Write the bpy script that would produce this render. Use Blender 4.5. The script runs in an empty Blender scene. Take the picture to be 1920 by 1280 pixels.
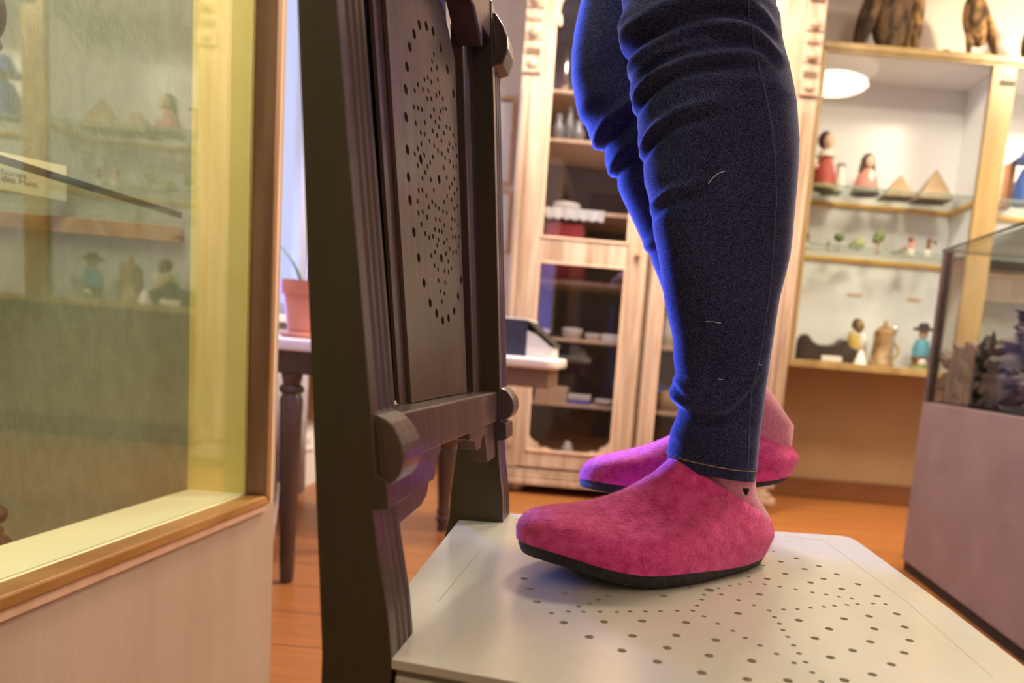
import bpy, bmesh, math, random
from mathutils import Vector, Matrix, noise
from mathutils.geometry import delaunay_2d_cdt
random.seed(7)
PI = math.pi
sc = bpy.context.scene
COL = sc.collection

# ------------------------------------------------------------------ camera
F, PX, PY, CZ = 1320.0, 1172.0, 824.0, 0.675      # focal length (px of 1920), lens axis, height
_y = Vector((1185 - PX, -(668 - PY), F)).normalized()
_x = Vector((1, -.085, 0)).normalized()
_x = (_x - _y * _x.dot(_y)).normalized()
_z = _x.cross(_y)
if _z.y < 0: _z = -_z
# rows: camera right / up / forward expressed in the room's axes
RIGHT = Vector((_x[0], _y[0], _z[0])); UP = Vector((_x[1], _y[1], _z[1])); FWD = Vector((_x[2], _y[2], _z[2]))
CAM = Vector((0, 0, CZ))
cd = bpy.data.cameras.new('camera'); cam = bpy.data.objects.new('camera', cd); COL.objects.link(cam)
m = Matrix((RIGHT, UP, -FWD)).transposed().to_4x4(); m.translation = CAM
cam.matrix_world = m
cd.sensor_width = 36; cd.lens = F / 1920 * 36
cd.shift_x = -(PX - 960) / 1920; cd.shift_y = (PY - 640) / 1920
cd.clip_start = .02
cd.dof.use_dof = True; cd.dof.focus_distance = .66; cd.dof.aperture_fstop = 4.5
sc.camera = cam

def ray(px, py): return RIGHT * (px - PX) + UP * (-(py - PY)) + FWD * F
def atY(px, py, Y): r = ray(px, py); return CAM + r * (Y / r.y)
def atX(px, py, X): r = ray(px, py); return CAM + r * (X / r.x)
def atZ(px, py, Z): r = ray(px, py); return CAM + r * ((Z - CZ) / r.z)

# ------------------------------------------------------------------ world, light, exposure
sc.view_settings.view_transform = 'Standard'; sc.view_settings.look = 'None'
sc.view_settings.gamma = 1; sc.view_settings.exposure = 0.0
w = bpy.data.worlds.new('world'); sc.world = w; w.use_nodes = True
w.node_tree.nodes['Background'].inputs[0].default_value = (.60, .64, 1.0, 1)
w.node_tree.nodes['Background'].inputs[1].default_value = 1.15

def area(name, loc, target, sx, sy, power, col, spread=180):
    l = bpy.data.lights.new(name, 'AREA'); l.shape = 'DISK' if sx == sy else 'RECTANGLE'; l.size = sx
    if sx != sy: l.size_y = sy
    l.energy = power; l.color = col; l.spread = math.radians(spread)
    o = bpy.data.objects.new(name, l); COL.objects.link(o); o.location = loc
    o.rotation_euler = (Vector(target) - Vector(loc)).to_track_quat('-Z', 'Y').to_euler()
    return o
# daylight through the window in the left wall, then an added blue beam
area('window_daylight', (-1.75, 2.15, 1.6), (0.2, 1.2, .9), 1.3, 1.5, 30, (.50, .56, 1.0))
area('added_blue_light', (-1.27, 2.0, 1.15), (0.0, .84, .90), .5, .8, 18, (.09, .16, 1.0), 32)  # added blue beam inside the room, aimed at the far leg
# ceiling lamps (their fittings are built below)
LAMPS = [(1.17, 1.93, 2.62), (.35, .75, 2.62), (.05, 2.55, 2.62), (2.15, 2.62, 2.62), (.95, -.95, 2.62)]  # first inferred from its reflection; the others are unseen, added to light the room
LP = [38, 7, 62, 64, 3]
for (x, y, z), p in zip(LAMPS, LP):
    area('ceiling_lamp_light', (x, y, z - .05), (x, y, 0), .46, .46, p, (1.0, .82, .62))

# two ceiling spotlights (bodies built below)
SPOTS = [((2.05, 2.75, 2.50), (1.75, 3.78, 2.25), 75, 62, (1.0, .80, .50)), ((-.15, 2.0, 2.50), (-.35, 3.4, 1.35), 95, 55, (1.0, .88, .74))]  # wall spot follows the round light edge there; cabinet spot added to brighten it
for p_, t_, e_, a_, c_ in SPOTS:
    l = bpy.data.lights.new('spot_light', 'SPOT'); l.energy = e_; l.spot_size = math.radians(a_); l.spot_blend = .5; l.shadow_soft_size = .05; l.color = c_
    o = bpy.data.objects.new('spot_light', l); COL.objects.link(o); o.location = p_
    o.rotation_euler = (Vector(t_) - Vector(p_)).to_track_quat('-Z', 'Y').to_euler()

# ------------------------------------------------------------------ mesh helpers
def tag(o, label=None, cat=None, group=None, kind=None):
    if label: o['label'] = label
    if cat: o['category'] = cat
    if group: o['group'] = group
    if kind: o['kind'] = kind
    return o
def empty(name, loc, label, cat, group=None):
    o = bpy.data.objects.new(name, None); COL.objects.link(o); o.location = loc
    o.empty_display_size = .05
    return tag(o, label, cat, group)
def wloc(o):
    v = Vector((0, 0, 0))
    while o: v = v + o.location; o = o.parent
    return v
def finish(name, bm, mat, parent=None, origin=None, smooth=False, bevel=0, label=None, cat=None, group=None, kind=None, angle=None):
    base = wloc(parent) if parent else Vector(origin if origin else (0, 0, 0))
    bmesh.ops.recalc_face_normals(bm, faces=bm.faces)
    bmesh.ops.translate(bm, verts=bm.verts, vec=-base)
    if smooth:
        for f in bm.faces: f.smooth = True
    me = bpy.data.meshes.new(name); bm.to_mesh(me); bm.free()
    o = bpy.data.objects.new(name, me); COL.objects.link(o)
    if isinstance(mat, (list, tuple)):
        for m_ in mat: me.materials.append(m_)
    else: me.materials.append(mat)
    if parent: o.parent = parent
    else: o.location = base
    if bevel:
        b = o.modifiers.new('bevel', 'BEVEL'); b.width = bevel; b.segments = 2; b.limit_method = 'ANGLE'; b.angle_limit = math.radians(40)
    if smooth and angle:
        me.set_sharp_from_angle(angle=math.radians(angle))
    return tag(o, label, cat, group, kind)
def finish_each(name, bm, mat, parent, **kw):
    """one object for every separate piece of the mesh"""
    left = set(bm.verts); out = []
    while left:
        st = [left.pop()]; comp = set(st)
        while st:
            v = st.pop()
            for e in v.link_edges:
                o_ = e.other_vert(v)
                if o_ in left: left.discard(o_); comp.add(o_); st.append(o_)
        nb = bmesh.new(); mp = {v: nb.verts.new(v.co) for v in sorted(comp, key=lambda v: v.index)}
        for f in bm.faces:
            if f.verts[0] in comp: nb.faces.new([mp[v] for v in f.verts])
        out.append(finish(name, nb, mat, parent, **kw))
    bm.free(); return out
def BM(): return bmesh.new()
def box(bm, x0, x1, y0, y1, z0, z1):
    vs = [bm.verts.new((x, y, z)) for z in (z0, z1) for y in (y0, y1) for x in (x0, x1)]
    for f in ((0,2,3,1),(4,5,7,6),(0,1,5,4),(2,6,7,3),(0,4,6,2),(1,3,7,5)):
        bm.faces.new([vs[i] for i in f])
    return vs
def hexa(bm, a, b):      # two quads (lists of 4 points)
    A = [bm.verts.new(p) for p in a]; B = [bm.verts.new(p) for p in b]
    n = len(A)
    bm.faces.new(A); bm.faces.new(list(reversed(B)))
    for i in range(n): bm.faces.new([A[i], B[i], B[(i+1) % n], A[(i+1) % n]])
    return A + B
def extr(bm, pts, vec):  # polygon extruded along vec
    v = Vector(vec); return hexa(bm, [Vector(p) for p in pts], [Vector(p) + v for p in pts])
def loft(bm, rings, cap=True, closed=True):
    R = [[bm.verts.new(p) for p in r] for r in rings]
    n = len(R[0])
    for a, b in zip(R, R[1:]):
        for i in range(n if closed else n-1):
            j = (i+1) % n
            try: bm.faces.new([a[i], a[j], b[j], b[i]])
            except ValueError: pass
    if cap and closed:
        bm.faces.new(R[0]); bm.faces.new(list(reversed(R[-1])))
    return R
def lathe(bm, prof, c, n=24, sx=1, sy=1, tilt=None):
    c = Vector(c); rings = []
    for r, z in prof:
        rings.append([Vector((math.cos(2*PI*i/n)*max(r, 1e-4)*sx, math.sin(2*PI*i/n)*max(r, 1e-4)*sy, z)) for i in range(n)])
    if tilt:
        rings = [[tilt @ p for p in r] for r in rings]
    return loft(bm, [[p + c for p in r] for r in rings])
def ball(bm, c, rx, ry=None, rz=None, n=14, rot=None):
    ry = ry or rx; rz = rz or rx
    prof = [(math.sin(PI*k/n), -math.cos(PI*k/n)) for k in range(n+1)]
    rings = []
    for r, z in prof:
        ring = []
        for i in range(n*2):
            p = Vector((math.cos(PI*i/n)*max(r, .004)*rx, math.sin(PI*i/n)*max(r, .004)*ry, z*rz))
            if rot: p = rot @ p
            ring.append(p + Vector(c))
        rings.append(ring)
    return loft(bm, rings)
def tube(bm, pts, rad, n=8, cap=True):
    pts = [Vector(p) for p in pts]; rings = []
    prev = None
    for i, p in enumerate(pts):
        d = (pts[min(i+1, len(pts)-1)] - pts[max(i-1, 0)]).normalized()
        a = prev if prev else (Vector((0,0,1)) if abs(d.z) < .9 else Vector((1,0,0)))
        s = (a - d * a.dot(d)).normalized(); prev = s; t = d.cross(s)
        r = rad[i] if isinstance(rad, (list, tuple)) else rad
        rings.append([p + (s*math.cos(2*PI*k/n) + t*math.sin(2*PI*k/n))*r for k in range(n)])
    return loft(bm, rings, cap)
def lerp(a, b, t): return a + (b-a)*t
def interp(tab, x):
    if x <= tab[0][0]: return tab[0][1]
    for (a, va), (b, vb) in zip(tab, tab[1:]):
        if x <= b: return lerp(va, vb, (x-a)/(b-a) if b > a else 0)
    return tab[-1][1]
def sm(t): t = max(0, min(1, t)); return t*t*(3-2*t)
def plate(bm, outline, holes, place, thick, seg=10):
    """flat sheet with real round holes: outline [(u,v)], holes [(u,v,r)], place(u,v,depth)->point"""
    co = [Vector(p) for p in outline]; ed = [(i, (i+1) % len(outline)) for i in range(len(outline))]
    loops = [list(range(len(outline)))]
    for (u, v, r) in holes:
        s = len(co); loops.append(list(range(s, s+seg)))
        for k in range(seg):
            co.append(Vector((u + r*math.cos(2*PI*k/seg), v + r*math.sin(2*PI*k/seg))))
            ed.append((s+k, s+(k+1) % seg))
    vo, eo, fo, ov, oe, of = delaunay_2d_cdt(co, ed, [], 1, 1e-6)
    top = [bm.verts.new(place(p.x, p.y, 0)) for p in vo]
    bot = [bm.verts.new(place(p.x, p.y, thick)) for p in vo]
    for f in fo:
        c = sum((vo[i] for i in f), Vector((0, 0))) / len(f)
        if any((c.x-u)**2 + (c.y-v)**2 < (r*.93)**2 for u, v, r in holes): continue
        bm.faces.new([top[i] for i in f]); bm.faces.new([bot[i] for i in reversed(f)])
    idx = {}
    for k, l in enumerate(ov):
        for i in l: idx[i] = k
    for lp in loops:
        for a, b in zip(lp, lp[1:]+lp[:1]):
            if a in idx and b in idx:
                A, B = idx[a], idx[b]
                try: bm.faces.new([top[A], bot[A], bot[B], top[B]])
                except ValueError: pass

# ------------------------------------------------------------------ materials
MATS = {}
def mat(name, col, rough=.5, col2=None, scale=20, stretch=(1,1,1), bump=0, bscale=None, metallic=0, sheen=0, sheen_col=(1,1,1), coat=0,
        detail=4, contrast=(.35,.65), spec=.5, trans=0, emit=0, distort=0):
    if name in MATS: return MATS[name]
    m_ = bpy.data.materials.new(name); m_.use_nodes = True; nt = m_.node_tree; b = nt.nodes['Principled BSDF']
    b.inputs['Base Color'].default_value = (*col, 1); b.inputs['Roughness'].default_value = rough
    b.inputs['Metallic'].default_value = metallic; b.inputs['Specular IOR Level'].default_value = spec
    if coat: b.inputs['Coat Weight'].default_value = coat; b.inputs['Coat Roughness'].default_value = .2
    if sheen:
        b.inputs['Sheen Weight'].default_value = sheen; b.inputs['Sheen Roughness'].default_value = .5; b.inputs['Sheen Tint'].default_value = (*sheen_col, 1)
    if emit: b.inputs['Emission Color'].default_value = (*col, 1); b.inputs['Emission Strength'].default_value = emit
    tc = nt.nodes.new('ShaderNodeTexCoord'); mp = nt.nodes.new('ShaderNodeMapping'); mp.inputs['Scale'].default_value = stretch
    nt.links.new(tc.outputs['Object'], mp.inputs['Vector'])
    if col2 or bump:
        n = nt.nodes.new('ShaderNodeTexNoise'); n.inputs['Scale'].default_value = scale; n.inputs['Detail'].default_value = detail
        n.inputs['Distortion'].default_value = distort
        nt.links.new(mp.outputs[0], n.inputs['Vector'])
    if col2:
        r = nt.nodes.new('ShaderNodeValToRGB'); r.color_ramp.elements[0].position = contrast[0]; r.color_ramp.elements[1].position = contrast[1]
        r.color_ramp.elements[0].color = (*col, 1); r.color_ramp.elements[1].color = (*col2, 1)
        nt.links.new(n.outputs['Fac'], r.inputs['Fac']); nt.links.new(r.outputs[0], b.inputs['Base Color'])
    if bump:
        n2 = n
        if bscale:
            n2 = nt.nodes.new('ShaderNodeTexNoise'); n2.inputs['Scale'].default_value = bscale; n2.inputs['Detail'].default_value = 3
            nt.links.new(mp.outputs[0], n2.inputs['Vector'])
        bp = nt.nodes.new('ShaderNodeBump'); bp.inputs['Strength'].default_value = bump; bp.inputs['Distance'].default_value = .002
        nt.links.new(n2.outputs['Fac'], bp.inputs['Height']); nt.links.new(bp.outputs[0], b.inputs['Normal'])
    MATS[name] = m_
    return m_
def glass(name, tint=(.9,.97,.94), refl=1.0, edge=(.02,.05,.05)):
    """thin clear pane: clear transmission mixed with a Fresnel mirror"""
    m_ = bpy.data.materials.new(name); m_.use_nodes = True; nt = m_.node_tree; nt.nodes.clear()
    out = nt.nodes.new('ShaderNodeOutputMaterial'); t = nt.nodes.new('ShaderNodeBsdfTransparent'); g = nt.nodes.new('ShaderNodeBsdfGlossy')
    t.inputs[0].default_value = (*tint, 1); g.inputs['Roughness'].default_value = .01
    f = nt.nodes.new('ShaderNodeFresnel'); ge = nt.nodes.new('ShaderNodeNewGeometry'); io = nt.nodes.new('ShaderNodeMapRange')
    io.inputs['To Min'].default_value = 1.5; io.inputs['To Max'].default_value = 1/1.5     # same pane seen from its inner side
    nt.links.new(ge.outputs['Backfacing'], io.inputs['Value']); nt.links.new(io.outputs[0], f.inputs['IOR'])
    k = nt.nodes.new('ShaderNodeMath'); k.operation = 'MULTIPLY'; k.inputs[1].default_value = refl; k.use_clamp = True
    mx = nt.nodes.new('ShaderNodeMixShader')
    nt.links.new(f.outputs[0], k.inputs[0]); nt.links.new(k.outputs[0], mx.inputs[0])
    nt.links.new(t.outputs[0], mx.inputs[1]); nt.links.new(g.outputs[0], mx.inputs[2]); nt.links.new(mx.outputs[0], out.inputs[0])
    return m_

M_wall = mat('wall_plaster', (.70,.66,.62), .8, (.76,.72,.68), 3, bump=.15, bscale=60)
M_ceil = mat('ceiling_paint', (.8,.78,.75), .8, (.84,.82,.8), 2)
M_olive = mat('shaded_side_wood', (.034,.027,.008), .55, (.048,.038,.012), 30, (1,1,.12), bump=.25, bscale=140, coat=.25)
M_brown = mat('dark_brown_varnished_wood', (.050,.026,.016), .36, (.095,.055,.038), 26, (1,1,.07), bump=.35, bscale=90, coat=.4)
M_seat = mat('cream_painted_wood', (.45,.44,.36), .20, (.51,.50,.42), 6, bump=.06, bscale=60, coat=.4)
M_case = mat('cream_case_paint', (.40,.315,.23), .55, (.47,.375,.285), 9, (1,1,.15), bump=.25, bscale=120)
M_pine = mat('varnished_pine', (.27,.125,.03), .38, (.43,.235,.075), 14, (1,.25,1), bump=.1, distort=1.5, coat=.2)
M_pinev = mat('varnished_pine_upright', (.24,.125,.045), .42, (.37,.21,.09), 40, (1,1,.06), bump=.1, distort=.6, coat=.2)
M_pinepale = mat('pale_pine_edge', (.66,.43,.28), .45, (.74,.54,.38), 40, (1,1,.06), bump=.1)
M_yellow = mat('yellow_lining_paint', (.82,.66,.20), .6, (.85,.70,.24), 12, bump=.05)
M_sill = mat('pale_yellow_sill_paint', (.88,.82,.52), .5, (.90,.85,.57), 8, bump=.05)
M_greygreen = mat('grey_green_grained_panel', (.31,.33,.23), .6, (.37,.39,.28), 60, (1,1,.4), bump=.8, bscale=260)
M_cab = mat('stripped_pine_cabinet_wood', (.34,.225,.14), .45, (.58,.43,.32), 9, (2.2,2.2,.16), bump=.15, distort=.8)
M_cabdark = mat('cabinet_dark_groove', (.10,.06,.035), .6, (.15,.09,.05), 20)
M_cabin = mat('cabinet_reflection_tone', (.13,.12,.15), .85, (.17,.155,.19), 60, bump=.1)
M_unit = mat('golden_pine_unit', (.26,.17,.055), .42, (.37,.26,.10), 12, (1.2,1.2,.15), bump=.1)
M_unitrail = mat('orange_pine_rail', (.66,.38,.07), .4, (.76,.49,.13), 12, (.3,1,1))
M_white = mat('white_inner_lining', (.83,.85,.89), .7, (.87,.89,.93), 2)
M_floor = None
M_mauve = mat('mauve_plinth_paint', (.20,.138,.132), .5, (.24,.165,.158), 7, bump=.2, bscale=150)
M_steel = mat('dark_brown_metal_mullion', (.07,.045,.045), .4, (.1,.065,.06), 30)
M_black = mat('black_toe_board', (.012,.010,.008), .6)
M_rock = mat('dark_brown_rock', (.030,.018,.013), .55, (.17,.105,.08), 14, bump=1, bscale=50, contrast=(.45,.75))
M_rockf = mat('black_display_cloth', (.02,.017,.012), .9, (.03,.026,.02), 80)
M_glassl = glass('case_glass', (.95,.97,.94), 1.9)
M_glassc = glass('cabinet_glass', (.86,.86,.88), 1.8)
M_glassu = glass('unit_glass', (.97,.98,.97), .45)
M_glassd = glass('display_glass', (.95,.97,.96), .9)
M_glasse = mat('green_glass_edge', (.010,.035,.035), .12, spec=.8)
M_shelfglass = glass('shelf_glass', (.92,.96,.94), .45)
M_white_t = mat('white_table_top', (.80,.78,.76), .3, (.84,.82,.80), 8)
M_tbl = mat('dark_stained_table_wood', (.045,.024,.018), .35, (.085,.048,.034), 26, (1,1,.1), coat=.3)
M_terra = mat('terracotta', (.50,.17,.09), .75, (.60,.24,.15), 12, bump=.1)
M_leaf = mat('green_succulent_leaf', (.10,.20,.05), .45, (.17,.30,.09), 10)
M_paper = mat('white_paper', (.80,.79,.77), .7, (.85,.84,.82), 30)
M_navy = mat('navy_box_board', (.030,.032,.060), .6, (.045,.047,.08), 40)
M_curtw = mat('white_curtain_cloth', (.82,.80,.78), .9, (.88,.86,.84), 30)
M_curtg = mat('grey_curtain_cloth', (.34,.32,.36), .9, (.46,.43,.47), 25)
M_wframe = mat('white_window_paint', (.8,.8,.82), .4)
M_cord = mat('translucent_white_cord', (.66,.58,.52), .4)
M_orangewood = mat('orange_brown_skirting_wood', (.18,.07,.022), .45, (.25,.10,.035), 9, (.3,.3,1), coat=.2)
M_felt = mat('pink_felt', (.56,.018,.155), .95, (.90,.10,.36), 95, sheen=.75, sheen_col=(1,.55,.72), bump=1.0, bscale=420, detail=8, contrast=(.3,.7), spec=.1)
M_fuzz = mat('pale_pink_felt_fibre', (.80,.20,.36), .9, spec=.05)
M_sole = mat('black_rubber_sole', (.016,.015,.013), .7, (.04,.037,.033), 180, (1,1,1), bump=1, bscale=500)
M_sock = mat('pink_knit_sock', (.60,.17,.26), .9, (.70,.26,.35), 300, bump=.6, bscale=700, sheen=.4)
M_sockd = mat('black_knit_motif', (.012,.01,.012), .95)
M_thread = mat('ochre_hem_thread', (.58,.40,.20), .8)
M_lint = mat('white_lint', (.75,.76,.85), .8)
M_skin = mat('skin', (.60,.36,.27), .55, (.64,.40,.30), 20)
M_hair = mat('brown_hair', (.06,.03,.015), .6, (.1,.05,.03), 60, (1,1,.1))
M_sweater = mat('grey_knit', (.20,.20,.22), .9, (.25,.25,.27), 120, bump=.4)
M_photo = mat('pale_grey_print', (.68,.68,.74), .5, (.74,.74,.80), 3)
M_framewood = mat('light_wood_picture_frame', (.55,.33,.17), .5, (.66,.43,.25), 30)
M_lampglow = mat('lamp_diffuser', (1.0,.84,.66), .5, emit=5.0)
M_tubeglow = mat('white_tube_glow', (1.0,.97,.92), .5, emit=9.0)
M_dark = mat('dark_carved_wood', (.035,.022,.016), .5, (.06,.04,.03), 40, bump=.3)
M_feather = mat('mottled_brown_feathers', (.045,.025,.010), .85, (.42,.24,.09), 34, (1,1,.5), bump=.8, detail=6, contrast=(.40,.62))
M_featherd = mat('dark_brown_feathers', (.03,.02,.012), .85, (.22,.13,.06), 22, (1,1,.4), bump=.8, detail=6, contrast=(.42,.68))
def flat(name, c, r=.6): return mat(name, c, r)
M_red = flat('red_paint', (.42,.07,.05)); M_gold = flat('ochre_paint', (.50,.36,.07)); M_facep = flat('painted_face', (.72,.52,.38))
M_hairp = flat('dark_doll_hair', (.07,.03,.02)); M_pink = flat('dusty_pink_cloth', (.60,.24,.20)); M_green = flat('moss_green', (.13,.19,.06))
M_green2 = flat('pale_moss_green', (.26,.32,.12)); M_card = mat('brown_cardboard', (.36,.25,.15), .8, (.42,.30,.19), 20)
M_blue = flat('blue_cloth', (.03,.10,.42)); M_lblue = flat('light_blue_paint', (.10,.33,.45)); M_silver = mat('polished_pewter', (.7,.7,.7), .2, metallic=1)
M_stone = mat('tan_stoneware', (.42,.27,.12), .4, (.16,.08,.03), 18); M_crimson = flat('crimson_cloth', (.33,.02,.035)); M_ivory = mat('ivory_ceramic', (.76,.72,.66), .4)
M_purple = flat('violet_blue_card', (.14,.12,.55)); M_wick = mat('wicker', (.48,.31,.12), .7, (.30,.17,.06), 60, (1,1,3), bump=.6)
M_brownc = flat('brown_paint', (.20,.08,.04)); M_orangep = flat('orange_board', (.62,.26,.10))

def floor_material():
    m_ = bpy.data.materials.new('orange_brown_floor_boards'); m_.use_nodes = True; nt = m_.node_tree; b = nt.nodes['Principled BSDF']
    tc = nt.nodes.new('ShaderNodeTexCoord'); br = nt.nodes.new('ShaderNodeTexBrick')
    br.inputs['Color1'].default_value = (.42,.165,.045,1); br.inputs['Color2'].default_value = (.36,.13,.035,1); br.inputs['Mortar'].default_value = (.07,.025,.008,1)
    br.inputs['Scale'].default_value = 1; br.inputs['Mortar Size'].default_value = .0025; br.inputs['Brick Width'].default_value = 3.1; br.inputs['Row Height'].default_value = .18
    n = nt.nodes.new('ShaderNodeTexNoise'); mp = nt.nodes.new('ShaderNodeMapping'); mp.inputs['Scale'].default_value = (1.2, 18, 1); n.inputs['Scale'].default_value = 3; n.inputs['Detail'].default_value = 6
    mx = nt.nodes.new('ShaderNodeMix'); mx.data_type = 'RGBA'; mx.blend_type = 'MULTIPLY'; mx.inputs[0].default_value = .55
    nt.links.new(tc.outputs['Object'], br.inputs['Vector']); nt.links.new(tc.outputs['Object'], mp.inputs[0]); nt.links.new(mp.outputs[0], n.inputs['Vector'])
    nt.links.new(br.outputs['Color'], mx.inputs[6]); nt.links.new(n.outputs['Fac'], mx.inputs[7])
    mul = nt.nodes.new('ShaderNodeMix'); mul.data_type = 'RGBA'; mul.blend_type = 'MULTIPLY'; mul.inputs[0].default_value = 1; mul.inputs[7].default_value = (1.08,1.04,1.0,1)
    nt.links.new(mx.outputs[2], mul.inputs[6]); nt.links.new(mul.outputs[2], b.inputs['Base Color'])
    b.inputs['Roughness'].default_value = .35
    return m_
M_floor = floor_material()

def denim_material():
    m_ = bpy.data.materials.new('dark_blue_denim'); m_.use_nodes = True; nt = m_.node_tree; b = nt.nodes['Principled BSDF']
    tc = nt.nodes.new('ShaderNodeTexCoord')
    n = nt.nodes.new('ShaderNodeTexNoise'); n.inputs['Scale'].default_value = 1300; n.inputs['Detail'].default_value = 2
    n3 = nt.nodes.new('ShaderNodeTexNoise'); n3.inputs['Scale'].default_value = 12; n3.inputs['Detail'].default_value = 4
    for q in (n, n3): nt.links.new(tc.outputs['Object'], q.inputs['Vector'])
    r = nt.nodes.new('ShaderNodeValToRGB'); r.color_ramp.elements[0].position = .42; r.color_ramp.elements[1].position = .72
    r.color_ramp.elements[0].color = (.004,.005,.022,1); r.color_ramp.elements[1].color = (.10,.115,.25,1)
    nt.links.new(n.outputs['Fac'], r.inputs[0])
    r3 = nt.nodes.new('ShaderNodeValToRGB'); r3.color_ramp.elements[0].position = .3; r3.color_ramp.elements[1].position = .7
    r3.color_ramp.elements[0].color = (.75,.75,.8,1); r3.color_ramp.elements[1].color = (1.3,1.3,1.25,1)
    nt.links.new(n3.outputs['Fac'], r3.inputs[0])
    mx = nt.nodes.new('ShaderNodeMix'); mx.data_type = 'RGBA'; mx.blend_type = 'MULTIPLY'; mx.inputs[0].default_value = 1
    nt.links.new(r.outputs[0], mx.inputs[6]); nt.links.new(r3.outputs[0], mx.inputs[7]); nt.links.new(mx.outputs[2], b.inputs['Base Color'])
    b.inputs['Roughness'].default_value = .9; b.inputs['Specular IOR Level'].default_value = .15
    b.inputs['Sheen Weight'].default_value = .6; b.inputs['Sheen Roughness'].default_value = .28; b.inputs['Sheen Tint'].default_value = (.62,.66,1,1)
    bp = nt.nodes.new('ShaderNodeBump'); bp.inputs['Strength'].default_value = .5; bp.inputs['Distance'].default_value = .0006
    nt.links.new(n.outputs['Fac'], bp.inputs['Height']); nt.links.new(bp.outputs[0], b.inputs['Normal'])
    return m_
M_denim = denim_material()
M_seam = mat('worn_denim_seam', (.028,.032,.08), .9, (.065,.075,.16), 500)

M_sheer = bpy.data.materials.new('sheer_white_curtain'); M_sheer.use_nodes = True
_nt = M_sheer.node_tree; _tr = _nt.nodes.new('ShaderNodeBsdfTranslucent'); _tr.inputs[0].default_value = (.92,.88,.84,1)
_mx = _nt.nodes.new('ShaderNodeMixShader'); _mx.inputs[0].default_value = .6; _b = _nt.nodes['Principled BSDF']; _b.inputs['Base Color'].default_value = (.88,.84,.80,1); _b.inputs['Roughness'].default_value = .9
_nt.links.new(_b.outputs[0], _mx.inputs[1]); _nt.links.new(_tr.outputs[0], _mx.inputs[2]); _nt.links.new(_mx.outputs[0], _nt.nodes['Material Output'].inputs[0])

# ------------------------------------------------------------------ the room
XL, XR, YF, YB, ZC = -1.36, 2.7, -1.7, 3.78, 2.72
def slab(name, m_, *b):
    bm = BM(); box(bm, *b); return finish(name, bm, m_, kind='structure')
slab('floor', M_floor, XL-.1, XR+.1, YF-.1, YB+.1, -.05, 0)
slab('ceiling', M_ceil, XL-.1, XR+.1, YF-.1, YB+.1, ZC, ZC+.05)
slab('wall_back', M_wall, XL-.1, XR+.1, YB, YB+.1, 0, ZC)
slab('wall_right', M_wall, XR, XR+.1, YF, YB, 0, ZC)
slab('wall_front', M_wall, XL-.1, XR+.1, YF-.1, YF, 0, ZC)
WY0, WY1, WZ0, WZ1 = 1.55, 3.02, .72, 2.3
bm = BM()
box(bm, XL-.1, XL, YF, WY0, 0, ZC); box(bm, XL-.1, XL, WY1, YB, 0, ZC); box(bm, XL-.1, XL, WY0, WY1, 0, WZ0); box(bm, XL-.1, XL, WY0, WY1, WZ1, ZC)
finish('wall_left', bm, M_wall, kind='structure')
def skirting(name, *b):
    bm = BM(); box(bm, *b)
    return finish(name, bm, M_orangewood, kind='structure', bevel=.006)
skirting('baseboard_back', XL, XR, YB-.02, YB-.0005, .0, .105)
skirting('baseboard_left', XL+.0005, XL+.02, WY1+.1, YB-.02, .0, .105)
skirting('baseboard_right', XR-.02, XR-.0005, YF, YB-.02, .0, .105)
bm = BM(); box(bm, XL+.0, -.60, YB-.012, YB, 1.905, 1.925); finish('trim_1', bm, M_wall, kind='structure', bevel=.003)
bm = BM(); box(bm, .72, XR, YB-.006, YB, .105, .694); finish('trim_2', bm, mat('tan_lower_wall', (.40,.27,.14), .7, (.44,.30,.16), 4), kind='structure')  # thin tan sheet, darker than the wall, below the display unit
# window
win = empty('window_1', (XL-.05, (WY0+WY1)/2, WZ0), None, None); win['kind'] = 'structure'
bm = BM()
for y in (WY0+.0, WY1-.05): box(bm, XL-.08, XL-.03, y, y+.05, WZ0, WZ1)
box(bm, XL-.08, XL-.03, 2.16, 2.21, WZ0+.05, WZ1-.05)
for z in (WZ0, WZ1-.05): box(bm, XL-.08, XL-.03, WY0+.05, WY1-.05, z, z+.05)
finish('window_frame', bm, M_wframe, win, bevel=.004)
bm = BM(); box(bm, XL-.058, XL-.052, WY0+.05, WY1-.05, WZ0+.05, WZ1-.05); finish('window_pane', bm, M_glassu, win)
bm = BM(); box(bm, XL-.03, XL+.07, WY0-.03, WY1+.03, WZ0-.03, WZ0-.0005); finish('window_sill', bm, M_wframe, win, bevel=.005)

# ------------------------------------------------------------------ curtains
def curtain(name, y0, y1, z0, z1, x, amp, nf, m_, label):
    bm = BM(); N = nf*8; a = []; b = []
    for i in range(N+1):
        t = i/N; y = lerp(y0, y1, t); xx = x + amp*math.sin(2*PI*nf*t) + amp*.4*math.sin(2*PI*nf*.37*t+1)
        a.append((xx, y, z0)); b.append((xx, y, z1))
    A = [bm.verts.new(p) for p in a]; B = [bm.verts.new(p) for p in b]
    for i in range(N): bm.faces.new([A[i], A[i+1], B[i+1], B[i]])
    o = finish(name, bm, m_, smooth=True, origin=(x, (y0+y1)/2, z0), label=label, cat='curtain')
    s = o.modifiers.new('thick', 'SOLIDIFY'); s.thickness = .003
    return o
curtain('curtain', 2.75, 3.16, .70, 2.35, XL+.055, .012, 6, M_sheer, 'white curtain hanging beside the window behind the flower pot')
curtain('curtain', 1.6, 2.86, .008, .665, XL+.05, .012, 22, M_curtg, 'grey pleated curtain hanging to the floor below the window')
bm = BM(); N = 120; A_ = [(-.62 + .78*i/N, YF+.06+.02*math.sin(i*.75)+.01*math.sin(i*.31)) for i in range(N+1)]
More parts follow.
